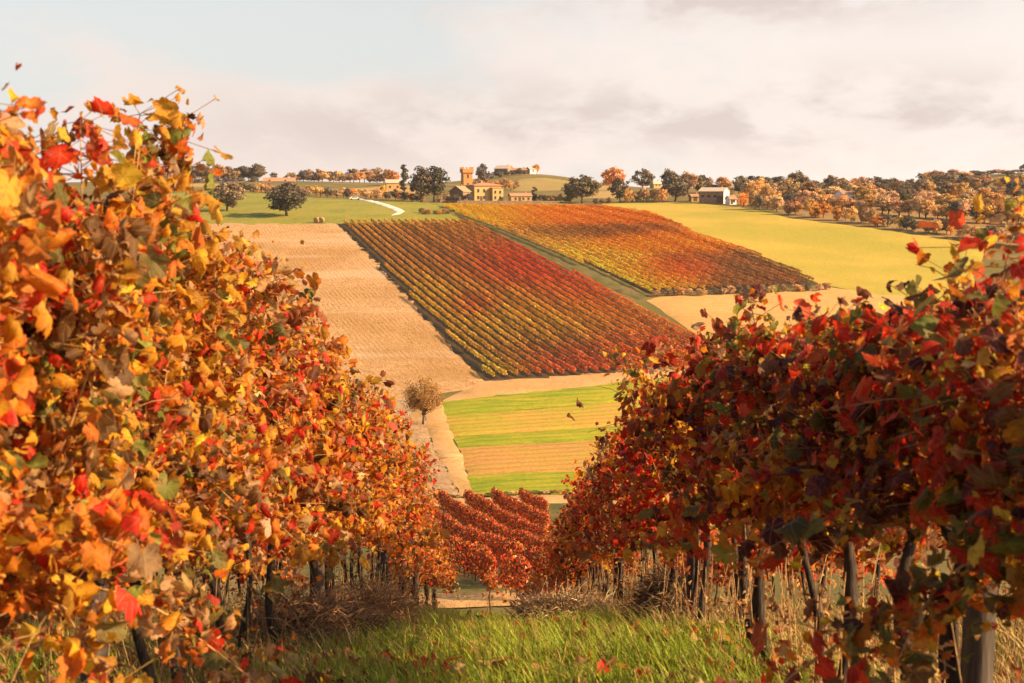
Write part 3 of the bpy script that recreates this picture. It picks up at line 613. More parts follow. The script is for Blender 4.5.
# ------------------------------------------------------------------ trees
def tree_meshes(kind, seed):
    r = np.random.default_rng(seed); random.seed(seed); tb = Tubes(); pos = []; sh = []
    # unit tree: 1 high
    if kind == 'cypress': th, cw, cb = .1, .13, .08
    elif kind == 'tall': th, cw, cb = .3, .27, .14
    elif kind == 'fine': th, cw, cb = .22, .44, .16
    elif kind == 'bush': th, cw, cb = .1, .46, .0
    else: th, cw, cb = .25, .42, .10
    lean = r.normal(0, .03, 2); q = np.linspace(0, 1, 6); tb.add(np.stack([lean[0]*q, lean[1]*q, -.03+.75*q], 1), .028-.02*q, 6, .08)
    ncl = {'cypress': 34, 'tall': 40, 'bush': 40}.get(kind, 46); per = 52
    if kind == 'fine': ncl, per = 110, 90
    cz = (cb+1)/2; hz_ = (1-cb)/2
    for k in range(ncl):
        v = nrm(r.normal(0, 1, 3)); rad = r.uniform(.35, 1.0)**.6
        if kind == 'cypress':
            zz = r.uniform(cb, .97); w = cw*(1-((zz-.35)/.7)**2)**.5*.8 if abs(zz-.35) < .7 else .02; p = np.array([v[0]*w*.7, v[1]*w*.7, zz]); cr = .06
        else:
            p = np.array([v[0]*cw*rad, v[1]*cw*rad, cz+v[2]*hz_*rad*.86]); p[:2] *= 1-.25*max(0, v[2]); p += r.normal(0, .03, 3); cr = r.uniform(.09, .17)
        if kind not in ('cypress',) and k % (1 if kind == 'fine' else 3) == 0:
            h = r.uniform(.2, .5)*min(1, th*2.5+.2); a = np.array([lean[0]*h, lean[1]*h, h]); mdp = (a+p)/2+[0, 0, .03]; tb.add([a, mdp, p], (.012, .008, .003), 4)
        n = per; d = nrm(r.normal(0, 1, (n, 3)))*(r.random((n, 1))**.45)*cr; d[:, 2] *= .75
        pos.append(p+d); sh.append(np.full(n, np.exp(r.normal(0, .16))))
    pos = np.concatenate(pos); sh = np.concatenate(sh); n = len(pos); ctr = np.array([0, 0, cz])
    nd = nrm(nrm(pos-ctr)*.8+r.normal(0, .6, (n, 3))); a = nrm(np.cross(nd, r.normal(0, 1, (n, 3)))); b = np.cross(nd, a); sz = (r.uniform(.018, .036, n)*{'cypress': .8, 'fine': .36}.get(kind, 1))[:, None]
    V = np.stack([pos-a*sz*1.2, pos-b*sz, pos+a*sz*1.1+nd*sz*.3, pos+b*sz*.9], 1).reshape(-1, 3)
    col = np.repeat((sh*np.exp(r.normal(0, .3, n)))[:, None]*(1+r.normal(0, .08, (n, 3))), 4, 0)
    return tb.mesh('trunk'), mesh_np('crown', V, [np.arange(n*4).reshape(-1, 4)], np.clip(col, .1, 3))
TM = {k: [tree_meshes(k, 100*i+j) for j in range(4 if k == 'round' else 3)] for i, k in enumerate(('round', 'tall', 'cypress', 'bush', 'fine'))}
for k in TM:
    for t_, c_ in TM[k]: t_.materials.append(M['tree_bark']); c_.materials.append(M['tree_leaf'])
random.seed(21)
TC = {'dark': (.13,.10,.065), 'oak': (.20,.14,.08), 'green': (.20,.18,.04), 'ochre': (.66,.37,.12), 'orange': (.68,.29,.05), 'gold': (.74,.38,.05), 'brown': (.42,.24,.11), 'tan': (.68,.43,.21), 'twig': (.38,.18,.05), 'red': (.58,.20,.07)}
TW = {'dark': 'dark green', 'oak': 'dark olive brown', 'green': 'dull green', 'ochre': 'ochre', 'orange': 'orange', 'gold': 'golden', 'brown': 'brown', 'tan': 'pale tan', 'twig': 'brown', 'red': 'russet'}
def tree(label, base, h, w, kind, colr, cat='tree', group=None, name='tree'):
    t_, c_ = random.choice(TM[kind]); root = tag(empty(name, (base.x, base.y, float(hz(base.x, base.y))), random.uniform(0, 6.28)), label, cat, group)
    nat = {'cypress': .2, 'tall': .58, 'bush': .98, 'round': .88, 'fine': .88}[kind]; k = w/(nat*h); root.scale = (h*k, h*k, h)
    a = link('trunk' if cat == 'tree' else 'stem', t_, root); b = link('crown', c_, root); c = TC[colr]; j = math.exp(random.gauss(0, .13)); b.color = (c[0]*j, c[1]*j*random.uniform(.9, 1.1), c[2]*j, 1)
    return root
def px_tree(label, px, py_base, hpx, wpx, kind, colr, y=None, **kw):
    b = hit(px, py_base) if y is None else at_depth(px, y)
    s = b.y/F
    top = hpx*s
    if y is not None:       # picture heights are measured from py_base; the foot may be lower or hidden
        ztop = -(py_base-hpx-195)*s; top = ztop-b.z
    return tree(label, b, max(top, .35), wpx*s, kind, colr, **kw)
# single trees one can point to: label, px, foot py, height px, width px, kind, colour, depth
px_tree('leafless brown round shrub tree beside the track at the corner of the ploughed field', 423, 424, 50, 38, 'fine', 'twig')
px_tree('broad dark oak standing alone on the far green meadow', 287, 216, 35, 46, 'round', 'dark')
px_tree('dusky olive tree at the left edge of the far green meadow', 227, 211, 32, 34, 'round', 'oak')
px_tree('big dark twin crowned tree left of the villa', 421, 202, 36, 22, 'tall', 'dark'); px_tree('big dark tree with pale trunks, right of its twin left of the villa', 434, 202, 36, 26, 'tall', 'dark')
px_tree('dark round tree just right of the brick tower', 483, 184, 21, 15, 'round', 'dark', y=760)
px_tree('slim dark cypress right of the low villa outbuilding', 534.5, 201, 14, 6, 'cypress', 'dark')
px_tree('big round dark tree at the top edge of the upper vineyard', 582, 203, 29, 33, 'round', 'oak'); px_tree('smaller dark tree touching the big round tree above the upper vineyard', 571, 203, 22, 16, 'round', 'dark')
px_tree('dark round tree with bare stems on the meadow rim', 620, 202, 25, 20, 'round', 'dark')
px_tree('orange crowned tree on the skyline above the meadow', 614, 192, 26, 24, 'round', 'orange', y=700)
px_tree('tall dark domed tree on the skyline behind the meadow', 642, 192, 24, 21, 'round', 'oak', y=690)
px_tree('great dark tree left of the brown barn', 675, 201, 28, 36, 'round', 'dark'); px_tree('tall dark tree rising behind the great tree left of the barn', 668, 190, 22, 18, 'round', 'oak', y=660); px_tree('olive brown tree with orange side behind the barn', 687, 196, 25, 22, 'round', 'brown', y=640)
px_tree('pointed dark conifer on the skyline left of the twin trees', 405, 188, 23, 8, 'cypress', 'dark', y=690)
px_tree('orange domed tree on the skyline left of the conifer', 394, 186, 16, 15, 'round', 'orange', y=760)
px_tree('bright golden tree at the meadow rim left of the villa', 383, 198, 14, 9, 'bush', 'gold'); px_tree('orange bush beside the bright golden tree', 375, 198, 10, 8, 'bush', 'orange')
px_tree('pointed dark conifer behind the barn roof', 702, 190, 15, 5, 'cypress', 'dark', y=700)
px_tree('grey crowned tree on the skyline at the left', 257, 182, 16, 15, 'round', 'oak', y=820)
px_tree('small round tree above the long orange roof', 275.5, 180, 8, 8, 'round', 'oak', y=860)
px_tree('russet tree at the right end of the hilltop farm', 536.5, 176, 12, 6, 'tall', 'orange', y=905)
def line(px0, px1, n, base0, base1, h, w, cols, tmpl, group, kinds=('round', 'tall', 'bush'), y=None, jb=1.0, cat='tree', name='tree'):
    xs = sorted(px0+(px1-px0)*(k+.5+random.uniform(-.35, .35))/n for k in range(n))
    for i, x in enumerate(xs):
        t = (x-px0)/(px1-px0); c = random.choice(cols); hh = h*random.uniform(.75, 1.25); ww = w*random.uniform(.8, 1.25); yy = None if y is None else y*random.uniform(.97, 1.03)
        px_tree(tmpl % (TW[c], ordinal(i+1)), x, base0+(base1-base0)*t+random.uniform(-jb, jb), hh, ww, random.choice(kinds), c, y=yy, group=group, cat=cat, name=name)
line(190, 262, 17, 181.5, 182.5, 16, 14, ['brown', 'oak', 'brown', 'dark'], '%s tree of the skyline wood at the left, %s from its left end', 'skyline wood at the left', ('round', 'tall'), y=830)
line(196, 262, 9, 184, 185, 8, 10, ['dark', 'oak'], '%s low tree before the left skyline wood, %s from its left end', 'low trees before the skyline wood', ('bush',), y=790)
line(292, 392, 20, 187, 184, 15, 13, ['brown', 'oak', 'brown', 'dark', 'brown', 'ochre'], '%s skyline tree left of the conifer, %s from the left', 'skyline trees left of the conifer', ('round', 'bush'), y=830)
line(236, 330, 16, 191, 197, 9, 11, ['dark', 'oak', 'brown', 'ochre'], '%s hedge tree along the top of the far meadow, %s from the left', 'hedge trees along the far meadow', ('bush', 'round'))
line(330, 425, 20, 197.4, 201, 9, 9, ['dark', 'brown', 'ochre', 'oak', 'orange', 'tan'], '%s bush along the rim beyond the white car, %s from left', 'bushes along the meadow rim', ('bush', 'round'))
line(436, 470, 6, 202, 202, 8, 8, ['dark', 'oak', 'brown'], '%s shrub before the stone cottage, %s from the left', 'shrubs before the cottage', ('bush',))
line(468, 520, 12, 187, 188, 8, 7, ['brown', 'red', 'ochre', 'brown', 'orange'], '%s small tree behind the villa roof, %s from the left', 'small trees behind the villa', ('bush', 'round'), y=720)
line(488, 528, 7, 179, 178, 8, 7, ['dark', 'oak', 'oak'], '%s tree below the hilltop farm, %s from the left', 'trees below the hilltop farm', ('bush', 'round'), y=880)
line(538, 572, 7, 202, 203, 8, 8, ['dark', 'brown', 'ochre', 'oak'], '%s shrub right of the slim cypress, %s from the left', 'shrubs above the upper vineyard', ('bush', 'round'))
line(590, 612, 3, 203, 203, 6, 7, ['brown', 'oak', 'dark'], '%s shrub right of the big round tree, %s from the left', 'shrubs at the meadow corner', ('bush',))
line(626, 664, 8, 202, 202, 14, 10, ['ochre', 'tan', 'ochre', 'brown'], '%s tree between dark trees on the meadow rim, %s from left', 'pale trees on the meadow rim', ('round', 'bush'))
line(694, 745, 8, 194, 196, 15, 12, ['dark', 'brown', 'ochre', 'oak'], '%s tree of the wood behind the barn, %s from the left', 'wood behind the barn', ('round', 'tall'), y=660)
# the wood on the right: five ranks from the meadow edge up to the skyline
line(738, 1050, 34, 206, 250, 15, 13, ['dark', 'tan', 'ochre', 'brown', 'ochre', 'orange', 'oak'], '%s tree edging the yellow meadow, %s from the barn', 'wood edge along the yellow meadow', ('bush', 'round'), jb=1.5)
line(745, 1080, 36, 203, 231, 18, 15, ['ochre', 'tan', 'ochre', 'dark', 'brown', 'gold'], '%s tree in the second rank of the right wood, %s from barn', 'second rank of the wood', ('round', 'round', 'tall'))
line(745, 1090, 34, 200, 215, 19, 17, ['ochre', 'tan', 'brown', 'tan', 'oak', 'ochre'], '%s tree in the third rank of the right wood, %s from barn', 'third rank of the wood', ('round', 'round', 'tall'))
line(750, 1100, 30, 197, 203, 19, 18, ['ochre', 'brown', 'tan', 'oak', 'dark', 'oak'], '%s tree in the fourth rank of the right wood, %s from barn', 'fourth rank of the wood', ('round',))
line(735, 1100, 30, 193, 191, 15, 18, ['oak', 'dark', 'dark', 'oak', 'brown', 'ochre'], '%s skyline tree of the right wood, %s from the barn', 'skyline trees of the wood', ('round', 'round', 'tall'), y=720)
line(915, 1070, 20, 186, 177, 13, 15, ['oak', 'brown', 'ochre', 'dark'], '%s tree on the far right rise, %s from the left', 'trees on the far right rise', ('round', 'bush'), y=900)
px_tree('tall dark tree standing above the right hand wood', 795, 200, 30, 20, 'round', 'oak', y=640)
# hedge of bushes along the foot of the upper vineyard
line(655, 830, 22, 296.5, 290, 7, 9, ['ochre', 'brown', 'oak', 'tan'], '%s small bush at the foot of the upper vineyard, %s from the left', 'bushes below the upper vineyard', ('bush',), cat='bush', name='bush', jb=.8)
line(395, 560, 26, 499.5, 492.5, 2.2, 11, ['green', 'ochre', 'green', 'tan'], '%s low bush below the striped field, %s from the left', 'bushes below the striped field', ('bush',), cat='bush', name='bush', jb=.8)
line(418, 450, 7, 214, 215, 5, 7, ['brown', 'oak', 'orange'], '%s low bush by the white road bend, %s from the left', 'bushes by the white road', ('bush',), cat='bush', name='bush', jb=1.2)

# ------------------------------------------------------------------ buildings
def wall_mat(name, c1, c2, sc=2.5): return simple(name, c1, c2, sc, rough=.9, bstr=.4, bdist=.03)
M['ochre_wall'] = wall_mat('ochre plaster', (.50,.28,.10), (.58,.34,.13)); M['stone_wall'] = wall_mat('brown stone', (.20,.12,.075), (.30,.19,.12), 1.2); M['white_wall'] = wall_mat('white plaster', (.74,.66,.56), (.80,.74,.66))
M['brick'] = wall_mat('tower brick', (.44,.19,.055), (.52,.25,.08)); M['tile'] = simple('roof tile', (.36,.17,.09), (.48,.26,.15), 4, stretch=(1, 4, 1)); M['pale_tile'] = simple('pale roof tile', (.50,.36,.24), (.60,.45,.32), 3)
M['glass'] = simple('window glass', (.03,.03,.035), (.06,.055,.05), 1, rough=.15); M['door'] = simple('wood door', (.10,.055,.03), (.15,.085,.05), 6)
def bm_obj(name, parent, mat, fn, bevel=0):
    bm = bmesh.new(); fn(bm); bmesh.ops.recalc_face_normals(bm, faces=bm.faces[:]); me = bpy.data.meshes.new(name); bm.to_mesh(me); bm.free(); return link(name, me, parent, mat)
def box(bm, x0, x1, y0, y1, z0, z1):
    v = [bm.verts.new(p) for p in ((x0,y0,z0),(x1,y0,z0),(x1,y1,z0),(x0,y1,z0),(x0,y0,z1),(x1,y0,z1),(x1,y1,z1),(x0,y1,z1))]
    for f in ((0,3,2,1),(4,5,6,7),(0,1,5,4),(1,2,6,5),(2,3,7,6),(3,0,4,7)): bm.faces.new([v[i] for i in f])
def poly_prism(bm, pts, axis, a, b):
    """extrude a 2-D outline (in the plane across axis x) from a to b"""
    A = [bm.verts.new((a, p[0], p[1])) for p in pts]; B = [bm.verts.new((b, p[0], p[1])) for p in pts]; n = len(pts)
    bm.faces.new(A[::-1]); bm.faces.new(B)
    for i in range(n): bm.faces.new((A[i], A[(i+1) % n], B[(i+1) % n], B[i]))
def gable(parent, w, d, h, rh, wm, rm, ov=.35, th=.18, x=0, y=0):
    """ridge along x"""
    bm_obj('wall', parent, wm, lambda bm: poly_prism(bm, [(y-d/2, -1.2), (y+d/2, -1.2), (y+d/2, h), (y, h+rh), (y-d/2, h)], 0, x-w/2, x+w/2))
    k = rh/(d/2); e = d/2+ov
    return bm_obj('roof', parent, rm, lambda bm: poly_prism(bm, [(y-e, h-ov*k+.01), (y, h+rh+.01), (y+e, h-ov*k+.01), (y+e, h-ov*k+th), (y, h+rh+th), (y-e, h-ov*k+th)], 0, x-w/2-ov, x+w/2+ov))
def opening(parent, name, mat, x, y, z, w, h, face='f'):
    """window or door standing 4 cm proud of a wall; face f faces -y, r faces +x, l faces -x"""
    def fn(bm):
        if face == 'f': box(bm, x-w/2, x+w/2, y-.06, y+.05, z, z+h)
        else: s = 1 if face == 'r' else -1; box(bm, min(x-s*.05, x+s*.06), max(x-s*.05, x+s*.06), y-w/2, y+w/2, z, z+h)
    o = bm_obj(name, parent, mat, fn)
    if name == 'window':
        if face == 'f': bm_obj('sill', o, M['pale_tile'], lambda bm: box(bm, x-w/2-.1, x+w/2+.1, y-.16, y-.003, z-.1, z-.003))
    return o
def site(px, py, y=None): return hit(px, py) if y is None else at_depth(px, y)
# villa
def villa():
    b = site(488, 201.5); s = b.y/F; r = tag(empty('villa', b, R(24)), 'ochre plastered villa with low tiled roof beside the brick tower', 'house')
    W, D, H = 29*s, 9.0, 15.5*s
    bm_obj('wall', r, M['ochre_wall'], lambda bm: box(bm, -W/2, W/2, 0, D, -1.5, H))
    bm_obj('wing', r, M['ochre_wall'], lambda bm: box(bm, W*.10, W/2-.01, -2.0, 0.0-.003, -1.5, H*.86))
    def hip(bm, x0, x1, y0, y1, z, rh, ov=.5):
        x0 -= ov; x1 += ov; y0 -= ov; y1 += ov; m = (y1-y0)/2; v = [bm.verts.new(p) for p in ((x0,y0,z),(x1,y0,z),(x1,y1,z),(x0,y1,z),(x0+m,y0+m,z+rh),(x1-m,y0+m,z+rh),(x0,y0,z-.25),(x1,y0,z-.25),(x1,y1,z-.25),(x0,y1,z-.25))]
        for f in ((0,1,5,4),(1,2,5),(2,3,4,5),(3,0,4),(6,9,8,7),(0,6,7,1),(1,7,8,2),(2,8,9,3),(3,9,6,0)): bm.faces.new([v[i] for i in f])
    rf = bm_obj('roof', r, M['tile'], lambda bm: hip(bm, -W/2, W/2, 0, D, H+.28, 1.0))
    bm_obj('chimney', rf, M['brick'], lambda bm: box(bm, -1.2, -.5, D/2-.4, D/2+.4, H+.9, H+2.2))
    bm_obj('wing_roof', r, M['tile'], lambda bm: box(bm, W*.10-.25, W/2+.25, -2.3, -.006, H*.86+.003, H*.86+.2))
    for x in (-W*.36, -W*.14):
        for z in (.9, H*.58): opening(r, 'window', M['glass'], x, 0, z, .9, 1.3)
    for x in (W*.2, W*.38):
        for z in (.9, H*.5): opening(r, 'window', M['glass'], x, -2.0, z, .8, 1.2)
    opening(r, 'door', M['door'], -W*.25, 0, -.1, 1.1, 2.2)
    opening(r, 'window', M['glass'], -W/2, D*.4, H*.5, .9, 1.3, 'l')
villa()
def tower():
    b = site(467, 201, 640); s = b.y/F; ztop = (195-167.5)*s; r = tag(empty('tower', b, R(18)), 'square brick tower with battlements rising behind the villa', 'tower'); w = 9.2*s/2; H = ztop-b.z
    bm_obj('shaft', r, M['brick'], lambda bm: box(bm, -w, w, -w, w, -1.5, H-2.4)); bm_obj('parapet', r, M['brick'], lambda bm: box(bm, -w-.45, w+.45, -w-.45, w+.45, H-2.4+.002, H-.8))
    def cor(bm):
        for k in np.linspace(-w, w, 6):
            box(bm, k-.12, k+.12, -w-.4, -w-.003, H-2.9, H-2.403); box(bm, w+.003, w+.4, k-.12, k+.12, H-2.9, H-2.403)
    bm_obj('corbels', r, M['brick'], cor)
    e = w+.45
    for k in np.linspace(-e+.35, e-.35, 4):
        for (x, y) in ((k, -e+.2), (k, e-.2), (e-.2, k), (-e+.2, k)):
            if abs(abs(k)-(e-.35)) < .01 and abs(x) > e-.3: continue
            bm_obj('battlement', r, M['brick'], lambda bm: box(bm, x-.3, x+.3, y-.2, y+.2, H-.798, H))
    for z in (H-4.8, H-8.5):
        opening(r, 'window', M['glass'], 0, -w, z, .8, 1.4); opening(r, 'window', M['glass'], w, 0, z, .8, 1.4, 'r')
tower()
def house(label, px, py, wpx, hpx, rpx, depth, rot, wm, rm, y=None, wins=(), name='house', doors=(), side=(), cat='house'):
    b = site(px, py, y); s = b.y/F; r = tag(empty(name, b, R(rot)), label, cat); W, H, rh = wpx*s, hpx*s, rpx*s
    if y is not None: H += -(py-195)*s-b.z
    rf = gable(r, W, depth, H, rh, M[wm], M[rm])
    for fx, fz, ww, wh in wins: opening(r, 'window', M['glass'], fx*W, -depth/2, fz*H, ww, wh)
    for fx, ww, wh in doors: opening(r, 'door', M['door'], fx*W, -depth/2, 0, ww, wh)
    for fy, fz, ww, wh in side: opening(r, 'window', M['glass'], W/2, fy*depth, fz*H, ww, wh, 'r')
    bm_obj('chimney', rf, M['brick'], lambda bm: box(bm, W*.25, W*.25+.6, .2, .8, H+rh*.3, H+rh+.7))
    if name == 'barn':
        k = rh/(depth/2); d2 = depth/2-.05; bm_obj('gable_end', r, M['white_wall'], lambda bm: poly_prism(bm, [(-d2, -1.0), (d2, -1.0), (d2, H+.0), (0, H+rh-.08), (-d2, H+.0)], 0, W/2+.003, W/2+.08))
    return r
house('small stone cottage with gabled roof left of the villa', 460, 201.5, 15, 10, 5, 6, 62, 'stone_wall', 'tile', wins=((-.2, .4, .8, 1.1), (.2, .4, .8, 1.1)), doors=((0, 1, 2),))
house('low ochre outbuilding with tiled roof right of the villa', 520, 202, 21, 6, 2.5, 4.5, 14, 'ochre_wall', 'tile', wins=((-.28, .35, .8, .9), (.1, .35, .8, .9), (.35, .35, .8, .9)), doors=((-.08, 1, 1.9),))
house('hilltop farmhouse with sunlit roof and white gable end', 504, 176, 15, 7, 3, 8, -28, 'stone_wall', 'pale_tile', y=905, wins=((-.3, .4, 1, 1.2), (0, .4, 1, 1.2), (.3, .4, 1, 1.2)), side=((0, .4, 1, 1.3),))
house('long low hilltop wing with dark openings', 519, 176, 17, 5.5, 2, 6, -8, 'stone_wall', 'tile', y=905, wins=tuple((f, .15, 1.1, 2.0) for f in (-.4, -.25, -.1, .05, .2, .35)))
house('small white hilltop building at the end of the long wing', 531, 176, 7, 6.5, 2, 6, 25, 'white_wall', 'pale_tile', y=905, wins=((0, .4, .9, 1.2),))
house('tiny yellow house between trees on the skyline', 655, 189, 9, 5, 2.5, 5, 20, 'ochre_wall', 'pale_tile', y=760, wins=((-.2, .5, .8, 1.1), (.2, .5, .8, 1.1)))
house('long brown barn with a bright white gable end', 714, 203, 25, 11.5, 3.5, 8, -24, 'stone_wall', 'pale_tile', wins=((-.35, .45, 1, 1), (-.1, .45, 1, 1), (.15, .45, 1, 1)), doors=((.35, 2.4, 2.8),), name='barn', cat='barn')
house('little white cottage with red roof right of the barn', 731, 204, 7, 5, 3, 4, 15, 'white_wall', 'tile', wins=((.15, .4, .7, .9),), doors=((-.2, .9, 1.9),))
house('low tan shed against the left end of the barn', 694, 201, 8, 4.5, 2, 4, 10, 'ochre_wall', 'tile', doors=((0, 1.6, 2),), name='shed', cat='shed')
house('pale roofed farmhouse among ochre trees right of the barn', 766, 205, 24, 6, 4, 7, 12, 'stone_wall', 'pale_tile', y=560, wins=((-.3, .4, .9, 1.1), (.1, .4, .9, 1.1)))
house('white walled farmhouse with long red roof in the right hand wood', 853, 203, 34, 9, 4, 8, 10, 'white_wall', 'tile', y=520, wins=((-.4, .45, .9, 1.2), (-.2, .45, .9, 1.2), (.1, .45, .9, 1.2), (.3, .45, .9, 1.2)), doors=((0, 1, 2),))
house('long low house under an orange roof at the left skyline', 281, 184.5, 31, 3, 3.5, 9, 6, 'ochre_wall', 'tile', y=800, wins=((-.3, .3, .9, 1), (.2, .3, .9, 1)))
house('farmhouse with low roof among the skyline trees left of the conifer', 394, 187, 15, 4, 3, 6, 10, 'ochre_wall', 'pale_tile', y=700, wins=((-.25, .35, .9, 1), (.25, .35, .9, 1)))
# retaining wall before the villa
def low_wall():
    a, b = site(440, 202.3), site(560, 203.3); n = 30
    def fn(bm):
        for k in range(n):
            pass
        A = []; 
        for k in range(n+1):
            p = a.lerp(b, k/n); z = float(hz(p.x, p.y)); A.append([bm.verts.new((p.x, p.y, z-.4)), bm.verts.new((p.x, p.y+.4, z-.4)), bm.verts.new((p.x, p.y+.4, z+.9)), bm.verts.new((p.x, p.y, z+.9))])
        for k in range(n):
            for q in range(4): bm.faces.new((A[k][q], A[k][(q+1) % 4], A[k+1][(q+1) % 4], A[k+1][q]))
        bm.faces.new(A[0]); bm.faces.new(A[-1][::-1])
    tag(bm_obj('garden_wall', None, M['stone_wall'], fn), 'low stone wall running in front of the villa', 'wall')
low_wall()
# white car at the head of the farm road
def car():
    b = site(355, 200.0); r = tag(empty('parked_car', b, R(6)), 'small white car parked at the top of the farm road', 'car'); mw, _, _ = M['white_wall'], 0, 0
    m, t, out = new_mat('white car paint'); principled(t, out, (.78,.76,.74), .3, .5); mt, t, out = new_mat('tyre'); principled(t, out, (.03,.03,.03), .8)
    prof = [(-2.1,.35),(2.1,.35),(2.15,.75),(1.3,.92),(.75,1.42),(-1.2,1.45),(-1.95,.95),(-2.15,.8)]
    def fn(bm):
        A = [bm.verts.new((p[0], -.85, p[1])) for p in prof]; B = [bm.verts.new((p[0], .85, p[1])) for p in prof]; bm.faces.new(A); bm.faces.new(B[::-1])
        for i in range(len(prof)): bm.faces.new((A[i], A[(i+1) % len(prof)], B[(i+1) % len(prof)], B[i]))
        bmesh.ops.bevel(bm, geom=bm.edges[:], offset=.06, segments=2, affect='EDGES')
    bm_obj('body', r, m, fn)
    for x0, x1 in ((-1.15, -.25), (-.15, .75)):
        bm_obj('window', r, M['glass'], lambda bm: box(bm, x0, x1, -.875, -.84, .95, 1.32))
    for x in (-1.35, 1.35):
        for y in (-.8, .8):
            w = bm_obj('wheel', r, mt, lambda bm: bmesh.ops.create_cone(bm, cap_ends=True, segments=16, radius1=.33, radius2=.33, depth=.22, matrix=Matrix.Translation((x, y, .33)) @ Matrix.Rotation(math.pi/2, 4, 'X')))
car()
# two round straw bales
M['bale'] = simple('straw bale', (.30,.17,.075), (.42,.26,.12), 6, bstr=.8, bdist=.05)
for k, (px, dz, wd) in enumerate(((317, 0, 'left'), (321.3, 0, 'right'))):
    b = site(px, 223.2); rr = .95
    def fn(bm):
        bmesh.ops.create_cone(bm, cap_ends=True, segments=24, radius1=rr, radius2=rr, depth=1.3, matrix=Matrix.Translation((0, 0, rr)) @ Matrix.Rotation(R(80), 4, 'Y'))
        bmesh.ops.bevel(bm, geom=[e for e in bm.edges if len([f for f in e.link_faces if len(f.verts) > 8])], offset=.1, segments=2, affect='EDGES')
    o = bm_obj('straw_bale', None, M['bale'], fn); o.location = b; o.rotation_euler = (0, 0, R(60+20*k)); tag(o, 'brown round straw bale at the meadow foot, %s one of the pair' % wd, 'straw bale', 'straw bales at the meadow foot')

# ------------------------------------------------------------------ foreground grass, litter, weeds
def grass():
    def patch(n, x0, x1, y0, y1, h0, h1, wid, colf):
        y = y0+(y1-y0)*rng.random(n)**1.35; x = rng.uniform(x0, x1, n); cl = .5+.5*np.sin(x*2.3+np.sin(y*1.7)*2)*np.sin(y*1.9+x*.6)
        h = rng.uniform(h0, h1, n)*(.55+.7*cl); B = np.column_stack([x, y, hz(x, y)-.02]); a = rng.uniform(0, 6.28, n); ln = np.column_stack([np.cos(a), np.sin(a), np.zeros(n)]); ln += np.array([-.35, 0, 0])
        sd = np.column_stack([-np.sin(a), np.cos(a), np.zeros(n)])*(wid*rng.uniform(.6, 1.3, n))[:, None]; bend = (rng.uniform(.15, .9, n)*h)[:, None]; hu = h[:, None]*np.array([0, 0, 1.])
        P1 = B+.45*hu+ln*bend*.22; P2 = B+.8*hu+ln*bend*.6; P3 = B+hu*.98+ln*bend*1.05
        V = np.stack([B-sd, B+sd, P1+sd*.85, P1-sd*.85, P2+sd*.55, P2-sd*.55, P3], 1).reshape(-1, 3); k = (np.arange(n)*7)[:, None]
        return V, np.concatenate([k+np.array([[0, 1, 2, 3]]), k+np.array([[3, 2, 4, 5]])]), k+np.array([[5, 4, 6]]), np.repeat(colf(x, y, n), 7, 0)
    def green(x, y, n):
        d = np.clip(.5+.55*np.sin(x*1.1+1.5*np.sin(y*.8))*np.sin(y*1.3+.5), 0, 1)+.25*np.clip((np.abs(x)-.7)*1.2, 0, 1.4); dry = rng.random(n) < .12+.4*np.clip(d-.45, 0, 1)
        c = np.where(dry[:, None], np.array([.46, .28, .08]), np.array([.16, .23, .02]) + rng.random((n, 1))*np.array([.22, .19, .012])); return c*np.exp(rng.normal(0, .25, (n, 1)))
    def dryc(x, y, n): return np.where((rng.random(n) < .2)[:, None], np.array([.13, .14, .03]), np.array([.40, .25, .09]))*np.exp(rng.normal(0, .3, (n, 1)))
    def emit(name, parts, mat, lab, cat):
        V = []; Q = []; T = []; C = []; o = 0
        for v, q, t_, c in parts: V.append(v); Q.append(q+o); T.append(t_+o); C.append(c); o += len(v)
        tag(link(name, mesh_np(name, np.concatenate(V), [np.concatenate(Q), np.concatenate(T)], np.concatenate(C)), None, M[mat]), lab, cat, kind='stuff')
    emit('grass', [patch(70000, -1.9, 1.9, 6.2, 24, .06, .19, .0035, green), patch(16000, -3.6, -1.6, 6, 20, .08, .2, .004, green), patch(8000, -2, 1.5, 24, 34, .06, .14, .006, green), patch(2500, -.95, 1.0, 7, 15, .14, .28, .004, green)], 'grass', 'lush green grass covering the alley between the two vine rows', 'grass')
    emit('dry_grass', [patch(22000, 1.5, 4.2, 5, 16, .09, .27, .0035, dryc), patch(14000, 3.2, 8.5, 8, 34, .15, .42, .006, dryc), patch(8000, -8, -2.5, 9, 30, .12, .3, .006, dryc), patch(14000, 1.0, 2.4, 9, 30, .08, .3, .0035, dryc), patch(12000, -2.1, -1.0, 6, 26, .06, .24, .0035, dryc), patch(6000, -4, -2, 8, 24, .1, .3, .004, dryc)], 'straw', 'dry straw coloured grass growing under and behind the vine rows', 'grass')
grass()
def litter():
    n = 5200; side = rng.random(n) < .5; y = 5.5+22*rng.random(n)**1.6; x = np.where(side, LX(y), RX(y))+rng.normal(0, .7, n); P = np.column_stack([x, y, hz(x, y)+rng.uniform(.01, .10, n)])
    cc, ce = mixcol(n, dict(brown=.3, tan=.25, rust=.25, red=.12, gold=.08)); V, f, C, U = leaves(P, np.array([0, 0, 1.])+rng.normal(0, .4, (n, 3)), rng.normal(0, 1, (n, 3)), rng.uniform(.04, .08, n), cc, ce, 'lo', 1.6)
    tag(link('leaf_litter', mesh_np('leaf_litter', V, [f], C, U), None, M['vine_leaf_plain']), 'fallen brown and red vine leaves scattered over the grass', 'leaves', kind='stuff')
litter()
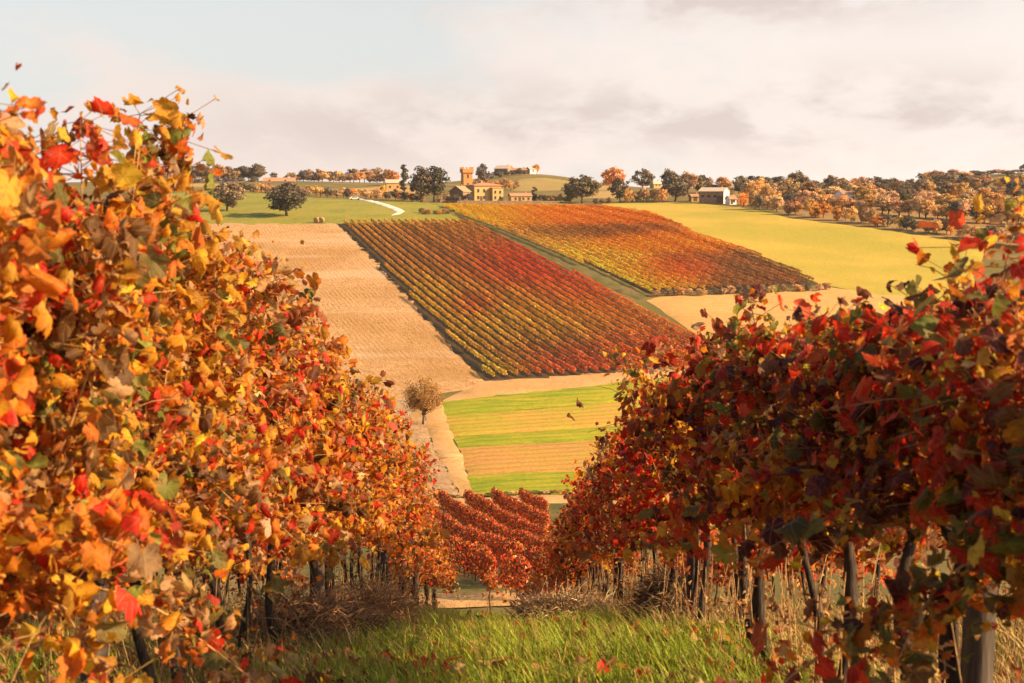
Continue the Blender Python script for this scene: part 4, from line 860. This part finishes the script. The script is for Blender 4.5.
def brush(label, x, y, w, d, h, n, col, name='brush_heap', cat='brush heap'):
    a = rng.uniform(0, 6.28, n); r = np.sqrt(rng.random(n)); bx = w*r*np.cos(a); by = d*r*np.sin(a); top = h*np.sqrt(np.clip(1-(r*.97)**2, 0.03, 1)); bz = top*rng.random(n)**.5
    B = np.column_stack([x+bx, y+by, hz(x+bx, y+by)+bz]); ang = rng.uniform(0, 6.28, n); dr = np.column_stack([np.cos(ang), np.sin(ang), rng.normal(.0, .5, n)]); L = rng.uniform(.12, .35, n)[:, None]
    sd = nrm(np.cross(dr, rng.normal(0, 1, (n, 3))))*.004; mid = B+dr*L*.5+np.array([0, 0, .03]); e = B+dr*L-np.array([0, 0, .05])
    V = np.stack([B-sd, B+sd, mid+sd, mid-sd, e], 1).reshape(-1, 3); k = (np.arange(n)*5)[:, None]; C = np.repeat(np.array(col)*np.exp(rng.normal(0, .35, (n, 1))), 5, 0)
    tag(link(name, mesh_np(name, V, [k+np.array([[0, 1, 2, 3]]), k+np.array([[3, 2, 4]])], C), None, M['straw']), label, cat)
def gx(px, y): return (px-512)/F*y
brush('pale heap of dry stalks at the foot of the right vine row', gx(562, 15.0), 15.0, .50, .5, .30, 5200, (.42,.28,.14))
brush('tangle of dry weeds at the foot of the left vine row', gx(362, 13.0), 13.0, .42, .5, .42, 3200, (.34,.20,.09), 'weed_tangle', 'weeds')
brush('low brown tangle of dead weeds under the near left vines', gx(300, 9.6), 9.6, .5, .6, .32, 3000, (.24,.13,.06), 'weed_tangle', 'weeds')
brush('upright clump of dry weeds between trunks of the right row', gx(672, 11.5), 11.5, .22, .4, .55, 2200, (.20,.13,.07), 'weed_tangle', 'weeds')
# two loose leaves in the air
for k, (px, py, dd, lab) in enumerate(((580, 402, 13.0, 'dark red vine leaf drifting in the air, upper of two'), (570, 418, 13.5, 'dark brown curled vine leaf drifting in the air, lower of two'))):
    p = np.array([ray(px, py)*dd]); cc, ce = mixcol(1, {'maroon': 1}); V, f, C, U = leaves(p*0, np.array([[.3, .25, 1.]]), np.array([[1., .2, .3+.3*k]]), np.array([.065]), cc, ce, 'hi', 1.5)
    o = link('drifting_leaf', mesh_np('drifting_leaf', V, [f], C, U, True), None, M['vine_leaf']); o.location = p[0]; tag(o, lab, 'leaf')

# ------------------------------------------------------------------ air: thin haze round the whole scene
def haze():
    m = bpy.data.materials.new('haze air'); m.use_nodes = True; t = NT(m.node_tree); t.n.clear(); out = t.node('ShaderNodeOutputMaterial')
    v = t.node('ShaderNodeVolumePrincipled'); v.inputs['Color'].default_value = (.95, .90, .86, 1); v.inputs['Density'].default_value = 0.00006; v.inputs['Anisotropy'].default_value = .2; t.l.new(v.outputs[0], out.inputs['Volume'])
    tag(bm_obj('haze', None, m, lambda bm: box(bm, -7800, 7800, -60, 9100, -110, 45)), 'thin warm haze lying over the valley', kind='stuff')
haze()
